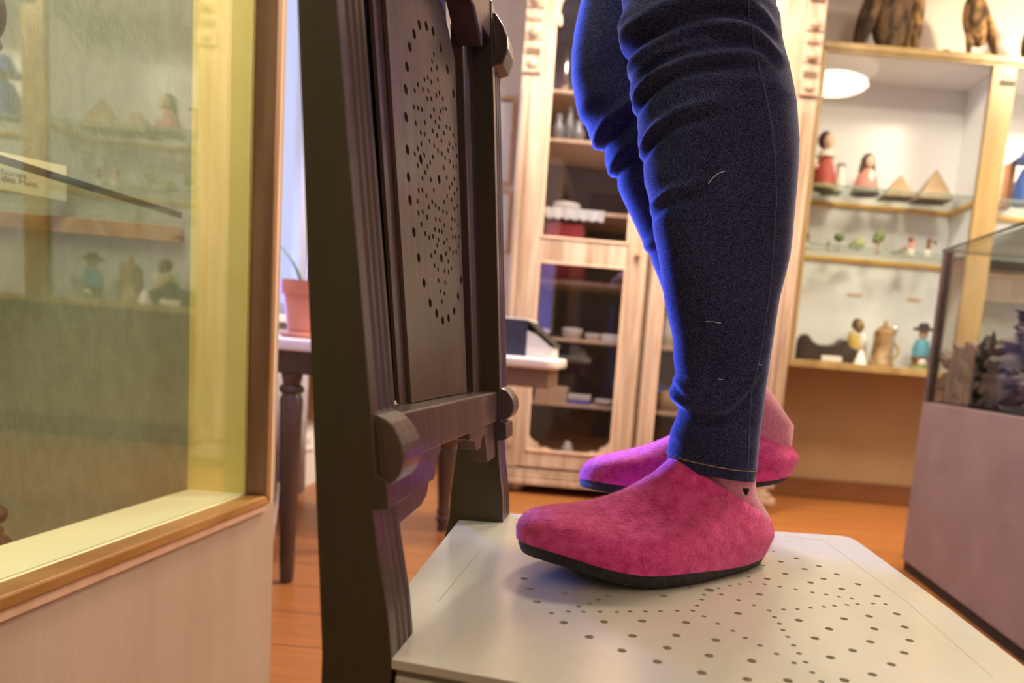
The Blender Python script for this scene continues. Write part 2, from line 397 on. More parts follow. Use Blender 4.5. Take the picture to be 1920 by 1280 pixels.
a_ = [bm.verts.new((x, y, .02)) for x, y in A_]; b_ = [bm.verts.new((x, y, 2.45)) for x, y in A_]
for i in range(N): bm.faces.new([a_[i], a_[i+1], b_[i+1], b_[i]])
o = finish('curtain', bm, mat('olive_curtain_cloth', (.20,.17,.06), .9, (.30,.26,.10), 20), smooth=True, origin=(-.2, YF+.06, .02), label='olive curtain at the front wall seen only mirrored in the cabinet panes', cat='curtain'); o.modifiers.new('thick', 'SOLIDIFY').thickness = .003
# wooden panel and socket past the curtain
bm = BM(); box(bm, XL+.001, XL+.05, 2.93, 3.32, .30, .69); box(bm, XL+.05, XL+.062, 2.97, 3.28, .34, .65)
finish('wall_cupboard', bm, M_orangewood, origin=(XL, 3.1, .30), bevel=.004, label='orange wooden cupboard low on the wall past the grey curtain', cat='cupboard')
t = empty('wall_socket', (XL, 2.99, .20), 'small white wall socket under the orange wooden cupboard', 'socket')
bm = BM(); box(bm, XL+.0005, XL+.012, 2.92, 3.04, .16, .26); finish('cover_plate', bm, M_white, t, bevel=.003)
bm = BM(); lathe(bm, [(.001,0),(.02,0),(.02,.004),(.001,.004)], (0,0,0), 16, tilt=Matrix.Rotation(PI/2, 3, 'Y'))
bmesh.ops.translate(bm, verts=bm.verts, vec=(XL+.012, 2.98, .21)); finish('socket_face', bm, M_ivory, t)

# ------------------------------------------------------------------ museum wall case on the left
CXF, CY1 = -.62, 1.242        # front of the body, its far end
CY0 = -.9
case = empty('display_case', (CXF-.25, .2, 0), 'cream painted display case with pine framed window and yellow lining on the left', 'display case')
RX0 = -.742
OY1, OZ0 = 1.185, .385         # opening edges (inside the frame)
OY0, OZ1 = -.55, 1.9
bm = BM()
box(bm, RX0, CXF, CY0, CY1, .0, OZ0-.02); box(bm, -1.20, RX0, CY0, CY1, 0, .205)
box(bm, -1.20, CXF, OY1+.012, CY1, OZ0-.02, 2.05); box(bm, -1.20, RX0, OY1+.012, CY1, .205, OZ0-.02)
box(bm, -1.20, CXF, CY0, OY0-.012, OZ0-.02, 2.05); box(bm, -1.20, RX0, CY0, OY0-.012, .205, OZ0-.02)
box(bm, -1.20, CXF, OY0-.012, OY1+.012, OZ1+.012, 2.05)
box(bm, -1.20, -1.18, OY0-.012, OY1+.012, .205, OZ1+.012)
finish('case_body', bm, M_case, case, bevel=.002)
# pine frame: mitred, standing proud of the body
def frame_bar(a, b, ia, ib, x0, x1, name, m_):
    bm = BM(); hexa(bm, [(x0,*a),(x0,*b),(x0,*ib),(x0,*ia)], [(x1,*a),(x1,*b),(x1,*ib),(x1,*ia)])
    return finish(name, bm, m_, case, bevel=.003)
fo = .016
c_in = [(OY0,OZ0),(OY1,OZ0),(OY1,OZ1),(OY0,OZ1)]; c_out = [(OY0-fo,OZ0-fo),(OY1+fo,OZ0-fo),(OY1+fo,OZ1+fo),(OY0-fo,OZ1+fo)]
for i, (n, m_) in enumerate((('bottom_frame_bar', M_pine), ('side_frame_bar', M_pinev), ('top_frame_bar', M_pine), ('side_frame_bar', M_pinev))):
    j = (i+1) % 4
    frame_bar(c_out[i], c_out[j], c_in[i], c_in[j], -.642, -.606, n, m_)
# pale outer slip of the frame
bm = BM(); box(bm, CXF, -.609, OY1+fo+.0005, OY1+fo+.012, OZ0-fo, 1.95); box(bm, CXF, -.612, OY0, OY1+fo, OZ0-fo-.014, OZ0-fo-.0005)
finish_each('pale_edge_slip', bm, M_pinepale, case, bevel=.002)
# reveal lining
RX = -.742
bm = BM(); box(bm, RX, -.6425, OY1, OY1+.0115, OZ0, OZ1); box(bm, RX, -.6425, OY0-.0115, OY0, OZ0, OZ1); box(bm, RX, -.6425, OY0, OY1, OZ1, OZ1+.0115)
finish_each('yellow_side_lining', bm, M_yellow, case)
bm = BM(); box(bm, RX, -.6425, OY0-.01, OY1+.0115, OZ0-.012, OZ0); finish('yellow_sill', bm, M_sill, case, bevel=.0015)
bm = BM(); box(bm, -1.178, RX-.0005, OY1+.002, OY1+.0115, .22, OZ1); box(bm, -1.1795, -1.175, OY0, OY1, .221, OZ1)
finish('grey_green_lining', bm, M_greygreen, case)
bm = BM(); box(bm, -.6465, -.6435, OY0+.001, OY1-.001, OZ0+.001, OZ1-.001); finish('glass_pane', bm, M_glassl, case)
# glass shelf and its pine bearer
SZ = .838
bm = BM(); box(bm, -1.16, RX-.014, OY0+.01, OY1-.004, SZ, SZ+.006); finish('glass_shelf', bm, M_shelfglass, case)
bm = BM(); box(bm, RX-.0138, RX-.0118, OY0+.01, OY1-.004, SZ-.002, SZ+.0075); finish('shelf_front_edge', bm, M_glasse, case)
bm = BM(); box(bm, -1.17, RX-.012, OY1-.018, OY1+.0015, SZ-.042, SZ-.016); finish('shelf_bearer', bm, M_pine, case, bevel=.002)
# screw heads in frame
for (y, z, x) in ((1.186, .90, -.622), (1.186, .53, -.624), (1.186, 1.3, -.622)):
    bm = BM(); lathe(bm, [(.001,0),(.0028,0),(.002,.0012),(.001,.0014)], (0,0,0), 12, tilt=Matrix.Rotation(PI/2, 3, 'X'))
    bmesh.ops.translate(bm, verts=bm.verts, vec=(x, OY1+.0002, z)); finish('screw_head', bm, M_stone, case)
# strip lamp inside at the top
bm = BM(); tube(bm, [(-.80, OY0+.2, 1.86), (-.80, OY1-.15, 1.86)], .013, 10); finish('strip_lamp', bm, M_tubeglow, case)
area('case_strip_light', (-.80, .45, 1.84), (-.79, .5, 0), .04, 1.2, 15, (1, .92, .76))
# label card
def text_obj(name, s, size, parent, M, m_, x=0, y=0):
    cu = bpy.data.curves.new(name, 'FONT'); cu.body = s; cu.size = size; cu.extrude = .00005; cu.align_x = 'LEFT'
    tmp = bpy.data.objects.new(name, cu); COL.objects.link(tmp)
    bpy.context.view_layer.update()
    me = bpy.data.meshes.new_from_object(tmp); bpy.data.objects.remove(tmp)
    me.transform(M @ Matrix.Translation((x, y, 0)))
    o = bpy.data.objects.new(name, me); COL.objects.link(o); me.materials.append(m_); o.parent = parent
    return o
cz = SZ+.0066
cR = atZ(125, 378, cz); cL = atZ(0, 355, cz); cu_ = (cR-cL).normalized(); cn_ = Vector((cu_.y, -cu_.x, 0))
if cn_.x < 0: cn_ = -cn_
def oncard(px, py):
    r = ray(px, py); t = (cR-CAM).dot(cn_)/r.dot(cn_); q = CAM + r*t; return (q-cR).dot(cu_), q.z-cz, q
ch = oncard(118, 310)[1]
lab = empty('label_card', cR, 'cream label card with black lettering standing on the glass shelf', 'label')
bm = BM(); A_ = [cR, cR - cu_*.16]; extr(bm, [A_[0], A_[1], A_[1]+Vector((0,0,ch)), A_[0]+Vector((0,0,ch))], -cn_*.008); finish('card', bm, M_sill, lab, bevel=.0004)
M_ink = flat('black_ink', (.03,.03,.02))
def card_text(txt, px, py):
    u_, v_, q = oncard(px, py)
    cv = bpy.data.curves.new('lettering', 'FONT'); cv.body = txt; cv.size = .0125; cv.extrude = .00005; cv.align_x = 'RIGHT'
    tmp = bpy.data.objects.new('lettering', cv); COL.objects.link(tmp); bpy.context.view_layer.update()
    me = bpy.data.meshes.new_from_object(tmp); bpy.data.objects.remove(tmp)
    M3 = Matrix((cu_, Vector((0,0,1)), cn_)).transposed().to_4x4(); M3.translation = cu_*u_ + Vector((0,0,v_)) + cn_*.0004
    me.transform(M3); o = bpy.data.objects.new('lettering', me); COL.objects.link(o); me.materials.append(M_ink); o.parent = lab
card_text('Jawbones.', 54, 336); card_text('Knochen des Hais.', 73, 352)
# carved head at the left edge, dark piece at the bottom
p = atX(-22, 26, -.80)
bm = BM(); zb = SZ + .0065
ball(bm, (p.x, p.y-.03, p.z), .034, .040, .05); ball(bm, (p.x, p.y+.008, p.z+.004), .010, .012, .010); ball(bm, (p.x, p.y+.003, p.z-.016), .010, .012, .006)
ball(bm, (p.x, p.y-.002, p.z-.034), .014, .014, .010)
lathe(bm, [(.001,0),(.026,0),(.024,.02),(.020,.05),(.02,p.z-zb-.03),(.001,p.z-zb-.03)], (p.x, p.y-.045, zb), 18)
finish('carved_bust', bm, M_dark, smooth=True, origin=(p.x, p.y-.045, zb), label='dark carved wooden bust on the shelf at the upper left edge', cat='sculpture')
p = atX(2, 992, -.80)
bm = BM()
for k in range(7):
    a = k*.9; ball(bm, (p.x-.02+.012*math.cos(a), p.y-.012+.018*math.sin(a*1.3), p.z-.03+.008*k), .016, .018, .014)
lathe(bm, [(.001,0),(.03,0),(.026,p.z-.22),(.001,p.z-.22)], (p.x-.02, p.y-.012, .2205), 14)
finish('carved_animal', bm, M_dark, smooth=True, origin=(p.x, p.y, .2205), label='small dark knobbly object behind the yellow sill', cat='sculpture')
bm = BM(); box(bm, -1.174, RX-.001, OY0, OY1, .2055, .22); finish('case_floor', bm, M_greygreen, case)

# ------------------------------------------------------------------ white-topped table by the window
TY0, TY1 = 1.745, 2.22
zt = .648
tb = empty('side_table', (-1.03, 2.1, 0), 'white topped table with dark tapering legs below the window', 'table')
bm = BM(); box(bm, XL+.16, -.74, TY0, TY1, zt-.030, zt); finish('table_top', bm, M_white_t, tb, bevel=.008)
bm = BM(); box(bm, XL+.22, -.80, TY0+.055, TY0+.075, zt-.09, zt-.0305); box(bm, XL+.22, -.80, TY1-.075, TY1-.055, zt-.09, zt-.0305)
box(bm, XL+.20, XL+.22, TY0+.055, TY1-.055, zt-.09, zt-.0305); box(bm, -.80, -.78, TY0+.055, TY1-.055, zt-.09, zt-.0305)
finish_each('apron', bm, M_tbl, tb, bevel=.002)
for (x, y) in ((-.872, TY0+.075), (-.83, TY1-.09), (XL+.235, TY0+.075), (XL+.235, TY1-.09)):
    bm = BM(); lathe(bm, [(.001,0),(.016,0),(.0175,.02),(.026,.40),(.028,.49),(.022,.505),(.030,.512),(.030,.522),(.021,.53),(.026,.555),(.026,zt-.0905),(.001,zt-.0905)], (x, y, 0), 20)
    finish('leg', bm, M_tbl, tb, smooth=True, angle=50)
pc = atY(574, 628, 1.93); pc = Vector((pc.x, 1.93, zt))
pot = empty('flower_pot', pc, 'terracotta flower pot with a thin green leaved plant on the window table', 'flower pot')
bm = BM(); lathe(bm, [(.001,0),(.060,0),(.066,.012),(.062,.014),(.001,.010)], pc, 28); finish('saucer', bm, M_terra, pot, smooth=True, angle=50)
bm = BM(); lathe(bm, [(.001,.0145),(.045,.0145),(.060,.115),(.068,.116),(.070,.152),(.062,.152),(.058,.125),(.001,.122)], pc, 28); finish('pot', bm, M_terra, pot, smooth=True, angle=50)
for k, (dx, dy, h, lean) in enumerate(((.004,.0,.36,.05),(.02,.02,.30,-.03),(-.02,.01,.13,-.07),(.03,-.01,.20,.09))):
    bm = BM(); pts = [pc + Vector((dx+lean*(s/8)**2, dy, .12+h*s/8)) for s in range(9)]
    tube(bm, pts, [.006*(1-(s/8)**2)+.0008 for s in range(9)], 6); finish('leaf', bm, M_leaf, pot, smooth=True)
# cord
bm = BM(); pts = [atY(x, y, Y) for x, y, Y in ((522,905,2.3),(517,960,2.2),(512,1000,2.05),(505,1045,1.95),(497,1075,1.9),(489,1100,1.84),(496,1118,1.78),(503,1105,1.80),(500,1085,1.84),(492,1090,1.83),(488,1120,1.76),(493,1140,1.72),(489,1152,1.7))]
pts = [Vector((q.x, q.y, max(q.z, .004))) for q in pts]
fine = []
for i in range(len(pts)-1):
    for k in range(5):
        a = pts[max(i-1,0)]; b = pts[i]; c = pts[i+1]; d = pts[min(i+2,len(pts)-1)]; u = k/5
        fine.append(.5*((2*b)+(c-a)*u+(2*a-5*b+4*c-d)*u*u+(3*b-a-3*c+d)*u**3))
tube(bm, fine, .0035, 6); finish('power_cord', bm, M_cord, smooth=True, origin=pts[-1], label='pale translucent cord curling down to the floor behind the cream case', cat='cord')

# ------------------------------------------------------------------ pedestal table behind the chair
PTc = Vector((-.625, 2.465, 0)); zt2 = .645
pt = empty('pedestal_table', PTc, 'white topped table with a turned dark column behind the chair back', 'table')
bm = BM()
def rrect(x0, x1, y0, y1, r, n=6):
    pts = []
    for cx, cy_, a0 in ((x1-r, y0+r, -PI/2), (x1-r, y1-r, 0), (x0+r, y1-r, PI/2), (x0+r, y0+r, PI)):
        for k in range(n+1): a = a0 + PI/2*k/n; pts.append((cx+r*math.cos(a), cy_+r*math.sin(a)))
    return pts
extr(bm, [(x, y, zt2-.036) for x, y in rrect(-.97, -.238, 2.30, 2.66, .05)], (0, 0, .036)); finish('table_top', bm, M_white_t, pt, bevel=.010, smooth=True, angle=40)
bm = BM(); box(bm, -.935, -.268, 2.335, 2.625, zt2-.10, zt2-.0365); finish_each('apron', bm, mat('dull_brown_apron_wood', (.17,.105,.06), .5, (.22,.14,.08), 12, (.2,1,1)), pt, bevel=.003)
bm = BM(); lathe(bm, [(.001,0),(.020,0),(.020,.03),(.026,.04),(.027,.05),(.020,.055),(.026,.07),(.022,.078),(.021,.09),(.033,.27),(.034,.29),(.030,.30),(.044,.315),(.046,.33),(.030,.345),(.021,.36),(.026,.375),(.026,.40),(.018,.41),(.040,.44),(.040,zt2-.1005),(.001,zt2-.1005)], PTc, 24)
finish('turned_column', bm, M_tbl, pt, smooth=True, angle=50)
q = Vector((-.43, 2.45, zt2))
bf = empty('box_file', q, 'navy box file with a sloping lid over white papers on the white table', 'box')
bm = BM(); box(bm, -.60, -.352, 2.345, 2.36, zt2+.0005, zt2+.118); box(bm, -.60, -.352, 2.56, 2.575, zt2+.0005, zt2+.118); box(bm, -.60, -.59, 2.36, 2.56, zt2+.0005, zt2+.118); box(bm, -.362, -.352, 2.36, 2.56, zt2+.0005, zt2+.118)
finish('box_body', bm, M_navy, bf, bevel=.001)
bm = BM(); box(bm, -.60, -.350, 2.342, 2.578, zt2+.1185, zt2+.124); finish('box_rim', bm, M_paper, bf, bevel=.001)
bm = BM(); extr(bm, [(-.350, 2.345, zt2+.118), (-.352, 2.345, zt2+.110), (-.262, 2.345, zt2+.036), (-.257, 2.345, zt2+.041)], (0, .22, 0)); finish('lid', bm, M_black, bf)
bm = BM(); box(bm, -.351, -.266, 2.345, 2.55, zt2+.0005, zt2+.038); extr(bm, [(-.351,2.346,zt2+.0385),(-.272,2.346,zt2+.0385),(-.315,2.346,zt2+.072),(-.351,2.346,zt2+.085)], (0,.2,0)); finish('papers', bm, M_paper, bf, bevel=.001)

# ------------------------------------------------------------------ picture frames on the back wall
def picture(x0, y0, x1, y1, label):
    a = atY(x0, y0, YB-.02); b = atY(x1, y1, YB-.02)
    t = empty('picture_frame', ((a.x+b.x)/2, YB-.01, b.z), label, 'picture', 'framed prints beside the cabinet')
    L, R_, T, B_ = a.x-.28, b.x, a.z, b.z
    bm = BM(); fw = .016
    for bx in ((L,R_,T-fw,T),(L,R_,B_,B_+fw),(L,L+fw,B_+fw,T-fw),(R_-fw,R_,B_+fw,T-fw)): box(bm, bx[0], bx[1], YB-.022, YB-.001, bx[2], bx[3])
    finish('frame', bm, M_framewood, t, bevel=.002)
    bm = BM(); box(bm, L+fw, R_-fw, YB-.012, YB-.001, B_+fw, T-fw); finish('print', bm, M_photo, t)
picture(942, 180, 957, 346, 'upper light wood picture frame on the wall left of the glazed cabinet')
picture(942, 356, 953, 474, 'lower light wood picture frame on the wall left of the glazed cabinet')

# ------------------------------------------------------------------ glazed pine cabinet
CY = 3.25                     # front plane of the doors
cb = empty('glazed_cabinet', (.05, CY+.25, 0), 'stripped pine cabinet with two glazed doors and carved corner posts', 'cabinet')
cx0, cx1, cz0, cz1 = -.582, .71, .045, 2.5
bm = BM()
box(bm, cx0+.01, cx0+.03, CY+.03, YB-.025, cz0, cz1); box(bm, cx1-.03, cx1-.01, CY+.03, YB-.025, cz0, cz1)
box(bm, cx0+.03, cx1-.03, CY+.03, YB-.025, cz0, .19); box(bm, cx0+.03, cx1-.03, CY+.03, YB-.025, cz1-.05, cz1)
finish('carcass', bm, M_cab, cb, bevel=.002)
bm = BM(); box(bm, cx0+.031, cx1-.031, YB-.045, YB-.026, .19, cz1-.05); finish('back_lining', bm, M_cabin, cb)  # grey-blue back carries the light reflected in the cabinet in its colour
bm = BM()
for dz, dy, hh in ((.0,.024,.028),(.030,.014,.020),(.052,.006,.016)): box(bm, cx0+.04-dy*2, cx1-.04+dy*2, CY-dy-.01, CY+.03, cz0+dz, cz0+dz+hh)
finish('base_moulding', bm, M_cab, cb, bevel=.004)
for x in (cx0+.08, cx1-.08):
    bm = BM(); lathe(bm, [(.001,0),(.03,0),(.045,.025),(.03,.0445),(.001,.0445)], (x, CY+.05, 0), 16); finish('bun_foot', bm, M_cab, cb, smooth=True)
# pilasters with flutes and carved blocks
for s, px0, px1 in ((-1, cx0, cx0+.085), (1, cx1-.085, cx1)):
    bm = BM()
    box(bm, px0, px1, CY-.015, CY+.03, .12, cz1)
    for k in range(2): box(bm, px0+.012+.030*k, px0+.026+.030*k, CY-.024, CY-.015, .22, 1.80)
    pil = finish('corner_post', bm, M_cab, cb, bevel=.003)
    bm = BM()
    for (z0_, z1_, dx, dy) in ((1.86,1.93,.008,.03),(2.00,2.05,.004,.022),(2.13,2.24,.004,.026),(2.3,2.36,.006,.03)):
        box(bm, px0-dx+.008, px1+dx-.008, CY-dy, CY-.015, z0_, z1_)
    for k in range(3): ball(bm, ((px0+px1)/2, CY-.024, 1.895+.13*k), .028, .022, .022, 8)
    for k in range(4): ball(bm, (px0+.018+.016*k, CY-.020, 2.09), .008, .010, .016, 6)
    finish_each('carved_block', bm, M_cab, pil, bevel=.003)
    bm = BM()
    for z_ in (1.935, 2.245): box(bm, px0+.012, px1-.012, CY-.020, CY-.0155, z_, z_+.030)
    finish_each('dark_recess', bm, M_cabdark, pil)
def door(x0, x1, left):
    d = bpy.data.objects.new('cabinet_door', None); COL.objects.link(d); d.parent = cb
    d.location = Vector((x0, CY, .13)) - cb.location
    sw = .048 if left else .062
    bm = BM()
    sl, sr = (.05, .088) if left else (.064, .078)
    box(bm, x0, x0+sl, CY-.012, CY+.022, .125, cz1-.06); box(bm, x1-sr, x1, CY-.012, CY+.022, .125, cz1-.06)
    box(bm, x0+sl, x1-sr, CY-.010, CY+.022, .125, .20); box(bm, x0+sl, x1-sr, CY-.010, CY+.022, 1.068, 1.168); box(bm, x0+sl, x1-sr, CY-.010, CY+.022, 2.30, cz1-.06)
    finish('door_frame', bm, M_cab, d, bevel=.004)
    bm = BM()     # beading round the panes
    gx0, gx1 = x0+sl, x1-sr
    for z0_, z1_ in ((.20,1.068),(1.168,2.30)):
        box(bm, gx0, gx0+.010, CY-.016, CY-.004, z0_, z1_); box(bm, gx1-.010, gx1, CY-.016, CY-.004, z0_, z1_)
        box(bm, gx0+.010, gx1-.010, CY-.016, CY-.004, z0_, z0_+.010); box(bm, gx0+.010, gx1-.010, CY-.016, CY-.004, z1_-.010, z1_)
    finish_each('beading', bm, M_pinepale, d, bevel=.002)
    bm = BM(); box(bm, gx0, gx1, CY+.002, CY+.005, .20, 1.068); finish('lower_pane', bm, M_glassc, d)
    bm = BM(); box(bm, gx0, gx1, CY+.002, CY+.005, 1.168, 2.30); finish('upper_pane', bm, M_glassc, d)
    # scalloped arch at the head of the upper pane
    bm = BM(); pts = [(gx0+.010, CY-.012, 2.30), (gx0+.010, CY-.012, 2.10)]
    n = 30
    for k in range(n+1):
        a = PI - PI*k/n; r = .5*(gx1-gx0)-.02
        z = 2.105 + .16*math.sin(a) + .012*abs(math.sin(a*6)); pts.append(((gx0+gx1)/2 + r*math.cos(a), CY-.012, z))
    pts += [(gx1-.010, CY-.012, 2.10), (gx1-.010, CY-.012, 2.30)]
    extr(bm, pts, (0, .010, 0)); finish('carved_arch', bm, M_pinepale, d)
    bm = BM()     # small drop pendants
    for x in (gx0+.022, gx1-.022): lathe(bm, [(.001,0),(.009,.004),(.013,.02),(.008,.05),(.001,.05)], (x, CY-.014, 2.06), 12)
    finish_each('pendant_drop', bm, M_pinepale, d, smooth=True)
    bm = BM()     # scrolled corner pieces of lower pane
    for x, s in ((gx0+.010, 1), (gx1-.010, -1)):
        p_ = [(x, CY-.010, .21), (x+s*.11, CY-.010, .21), (x+s*.085, CY-.010, .222), (x+s*.05, CY-.010, .222), (x+s*.045, CY-.010, .24), (x+s*.02, CY-.010, .25), (x, CY-.010, .275)]
        extr(bm, p_, (0, .008, 0))
    finish_each('scroll_corner', bm, M_cab, d)
    if left:
        bm = BM(); lathe(bm, [(.001,0),(.011,.002),(.013,.014),(.006,.024),(.001,.026)], (0,0,0), 14, tilt=Matrix.Rotation(PI/2, 3, 'X'))
        bmesh.ops.translate(bm, verts=bm.verts, vec=(x1-.045, CY-.012, 1.12)); finish('door_knob', bm, M_stone, d, smooth=True)
    return gx0, gx1
dA = door(-.507, .030, True)
dB = door(.052, .625, False)
bm = BM(); box(bm, .0305, .0515, CY-.004, CY+.02, .125, 2.44); finish('door_gap_shade', bm, M_cabdark, cb)  # dark strip stands in for the shade in the gap between the doors
SH = [.430, .735, 1.00, 1.315, 1.625, 1.835]
for z in SH:
    bm = BM(); box(bm, cx0+.032, cx1-.032, CY+.07, YB-.046, z-.018, z); finish('shelf', bm, M_pinepale, cb, bevel=.003)  # pale wood puts the highlights on the shelf edges into their colour
# things in the cabinet
def onshelf(px, z, Y): 
    v = atY(px, 600, Y); s = (v - atY(px, 500, Y)); t_ = (z - v.z)/s.z
    return v + s*t_ if abs(s.z) > 1e-6 else v
def dish(px, w_, h_, z, label, m_=None, name='dish', cat='dish', g='white dishes on the middle shelf of the cabinet', Y=CY+.12):
    p_ = onshelf(px, z, Y); bm = BM()
    lathe(bm, [(.001,0),(w_*.32,0),(w_*.45,h_*.35),(w_*.5,h_*.8),(w_*.48,h_),(w_*.42,h_*.85),(.001,h_*.5)], (p_.x, Y, z+.0004), 22)
    return finish(name, bm, m_ or M_ivory, smooth=True, origin=(p_.x, Y, z), label=label, cat=cat, group=g, angle=60)
dish(1016, .075, .034, SH[1], 'small white dish at the left end of the middle cabinet shelf')
dish(1072, .10, .048, SH[1], 'tallest white dish on the middle cabinet shelf')
dish(1112, .085, .030, SH[1], 'low white dish in the middle of the cabinet shelf')
bm = BM(); p_ = onshelf(1146, SH[1], CY+.12); box(bm, p_.x-.045, p_.x+.045, CY+.085, CY+.17, SH[1]+.0004, SH[1]+.034)
finish('box', bm, M_ivory, origin=(p_.x, CY+.12, SH[1]), bevel=.004, label='white flat box at the right end of the middle cabinet shelf', cat='box')
bm = BM(); p_ = onshelf(1033, SH[0], CY+.12); box(bm, p_.x-.075, p_.x+.075, CY+.075, CY+.22, SH[0]+.0004, SH[0]+.072)
finish('wooden_box', bm, M_pinepale, origin=(p_.x, CY+.12, SH[0]), bevel=.004, label='pale wooden box on the lower shelf of the cabinet', cat='box')
t = empty('card_box', (onshelf(1086, SH[0], CY+.12).x, CY+.12, SH[0]), 'cream topped violet box on the lower shelf of the cabinet', 'box'); p_ = t.location
bm = BM(); box(bm, p_.x-.052, p_.x+.052, CY+.08, CY+.17, SH[0]+.0004, SH[0]+.018); finish('violet_base', bm, M_purple, t)
bm = BM(); box(bm, p_.x-.053, p_.x+.053, CY+.079, CY+.171, SH[0]+.0185, SH[0]+.043); finish('cream_lid', bm, M_ivory, t, bevel=.003)
dish(1136, .12, .028, SH[0], 'wide shallow white bowl on the lower shelf of the cabinet', g=None)
p_ = onshelf(1063, .192, CY+.10)
bm = BM(); lathe(bm, [(.001,0),(.022,0),(.03,.012),(.024,.03),(.016,.04),(.018,.05),(.001,.058)], (p_.x, CY+.10, .1905), 16); finish('porcelain_pot', bm, M_ivory, smooth=True, origin=(p_.x, CY+.1, .19), label='tiny white porcelain pot on the cabinet floor', cat='pot')
p_ = onshelf(1249, SH[0]-.05, CY+.13)
bm = BM(); lathe(bm, [(.001,0),(.05,0),(.062,.03),(.058,.06),(.045,.085),(.02,.098),(.001,.10)], (p_.x, CY+.13, SH[0]+.0004), 22); finish('wicker_basket', bm, M_wick, smooth=True, origin=(p_.x, CY+.13, SH[0]), label='round wicker basket behind the right cabinet door', cat='basket')
bm = BM(); p_ = onshelf(1247, SH[1], CY+.13)
lathe(bm, [(.001,0),(.035,0),(.045,.05),(.04,.12),(.02,.15),(.024,.17),(.001,.17)], (p_.x, CY+.13, SH[1]+.0004), 20); finish('jug', bm, M_ivory, smooth=True, origin=(p_.x, CY+.13, SH[1]), label='white jug behind the right cabinet door', cat='jug')
# upper shelves
bm = BM(); p_ = onshelf(1058, 1.17, CY+.12); box(bm, p_.x-.095, p_.x+.095, CY+.08, CY+.30, 1.0005, 1.0005+.27)
finish('textile_stack', bm, M_crimson, origin=(p_.x, CY+.2, 1.0), bevel=.02, label='crimson folded textile stack behind the upper left pane of the cabinet', cat='textile')
bm = BM(); N = 24; x0_, x1_ = -.45, -.18; A = []; Bv = []
for k in range(N+1):
    x = lerp(x0_, x1_, k/N); zz = SH[3]-.035-.012*abs(math.sin(k*.9)) 
    A.append((x, CY+.062, zz)); Bv.append((x, CY+.062+.004*math.sin(k*1.3), SH[3]+.004))
VA = [bm.verts.new(v) for v in A]; VB = [bm.verts.new(v) for v in Bv]; VC = [bm.verts.new((v[0], CY+.25, SH[3]+.004)) for v in A]
for k in range(N): bm.faces.new([VA[k], VA[k+1], VB[k+1], VB[k]]); bm.faces.new([VB[k], VB[k+1], VC[k+1], VC[k]])
o = finish('lace_cloth', bm, M_paper, origin=(-.3, CY+.1, SH[3]), label='white lace cloth hanging over a cabinet shelf edge', cat='cloth'); s = o.modifiers.new('thick', 'SOLIDIFY'); s.thickness = .002
dish(1062, .13, .035, SH[3]+.006, 'shallow white plate on the lace cloth in the cabinet', name='plate', cat='plate', g=None, Y=CY+.16)
for i, (px, h_, r_, s_) in enumerate(((1046,.12,.028,'leftmost'),(1066,.16,.022,'second'),(1083,.10,.03,'rightmost'))):
    p_ = onshelf(px, SH[4], CY+.14); bm = BM(); lathe(bm, [(.001,0),(r_,0),(r_*1.1,h_*.5),(r_*.5,h_*.8),(r_*.6,h_),(.001,h_)], (p_.x, CY+.14, SH[4]+.0004), 16)
    finish('glass_vase', bm, mat('smoky_grey_glass', (.22,.22,.23), .2), smooth=True, origin=(p_.x, CY+.14, SH[4]), label='%s of three smoky grey vases high in the cabinet' % s_, cat='vase', group='vases high in the cabinet')
for px, l_ in ((1036, 'left upright'), (1053, 'middle upright'), (1069, 'right upright')):
    p_ = onshelf(px, SH[3]+.012, YB-.08); bm = BM(); lathe(bm, [(.001,0),(.026,0),(.032,.006),(.030,.009),(.001,.005)], (0,0,0), 20, tilt=Matrix.Rotation(PI/2-.12, 3, 'X'))
    bmesh.ops.translate(bm, verts=bm.verts, vec=(p_.x, YB-.068, SH[3]+.037)); finish('plate', bm, M_ivory, smooth=True, origin=(p_.x, YB-.07, SH[3]), label=l_+' small white plate leaning at the back of a high cabinet shelf', cat='plate', group='small plates leaning in the cabinet')
p_ = onshelf(1058, SH[5], CY+.14); bm = BM(); lathe(bm, [(.001,0),(.022,0),(.018,.10),(.024,.2),(.001,.2)], (p_.x, CY+.14, SH[5]+.0004), 14); finish('candlestick', bm, M_silver, smooth=True, origin=(p_.x, CY+.14, SH[5]), label='slim pewter candlestick on the top cabinet shelf', cat='candlestick')

# ------------------------------------------------------------------ wall-mounted lit display unit on the right
UY, UZ0, UZ1 = 3.42, .695, 2.175
ux0, ux1, ux2 = .752, 1.54, 1.65
un = empty('display_unit', (1.6, UY+.18, UZ0), 'golden pine wall display unit with lit white interior and glass shelves', 'display unit')
XE = XR-.05
bm = BM()
box(bm, ux0-.0, XE, UY, YB-.0005, UZ0, UZ0+.035); finish('bottom_board', bm, M_unit, un, bevel=.003)
bm = BM(); box(bm, ux0, XE, UY-.01, YB-.0005, UZ1-.03, UZ1); finish('top_board', bm, M_unit, un, bevel=.003)
bm = BM(); box(bm, ux0+.022, XE-.022, UY+.03, YB-.0125, UZ1-.034, UZ1-.0305); finish('ceiling_lining', bm, M_white, un)
bm = BM(); box(bm, ux0+.022, XE-.022, UY-.002, UY+.005, UZ1-.042, UZ1-.0305); finish('pelmet', bm, M_unit, un, bevel=.001)
bm = BM(); box(bm, ux0, ux0+.022, UY, YB-.0005, UZ0+.035, UZ1-.03); box(bm, XE-.022, XE, UY, YB-.0005, UZ0+.035, UZ1-.03); finish_each('end_board', bm, M_unit, un, bevel=.002)
bm = BM(); box(bm, ux1, ux2, UY, UY+.03, UZ0+.035, UZ1-.03); pst = finish('post', bm, M_unit, un, bevel=.003)
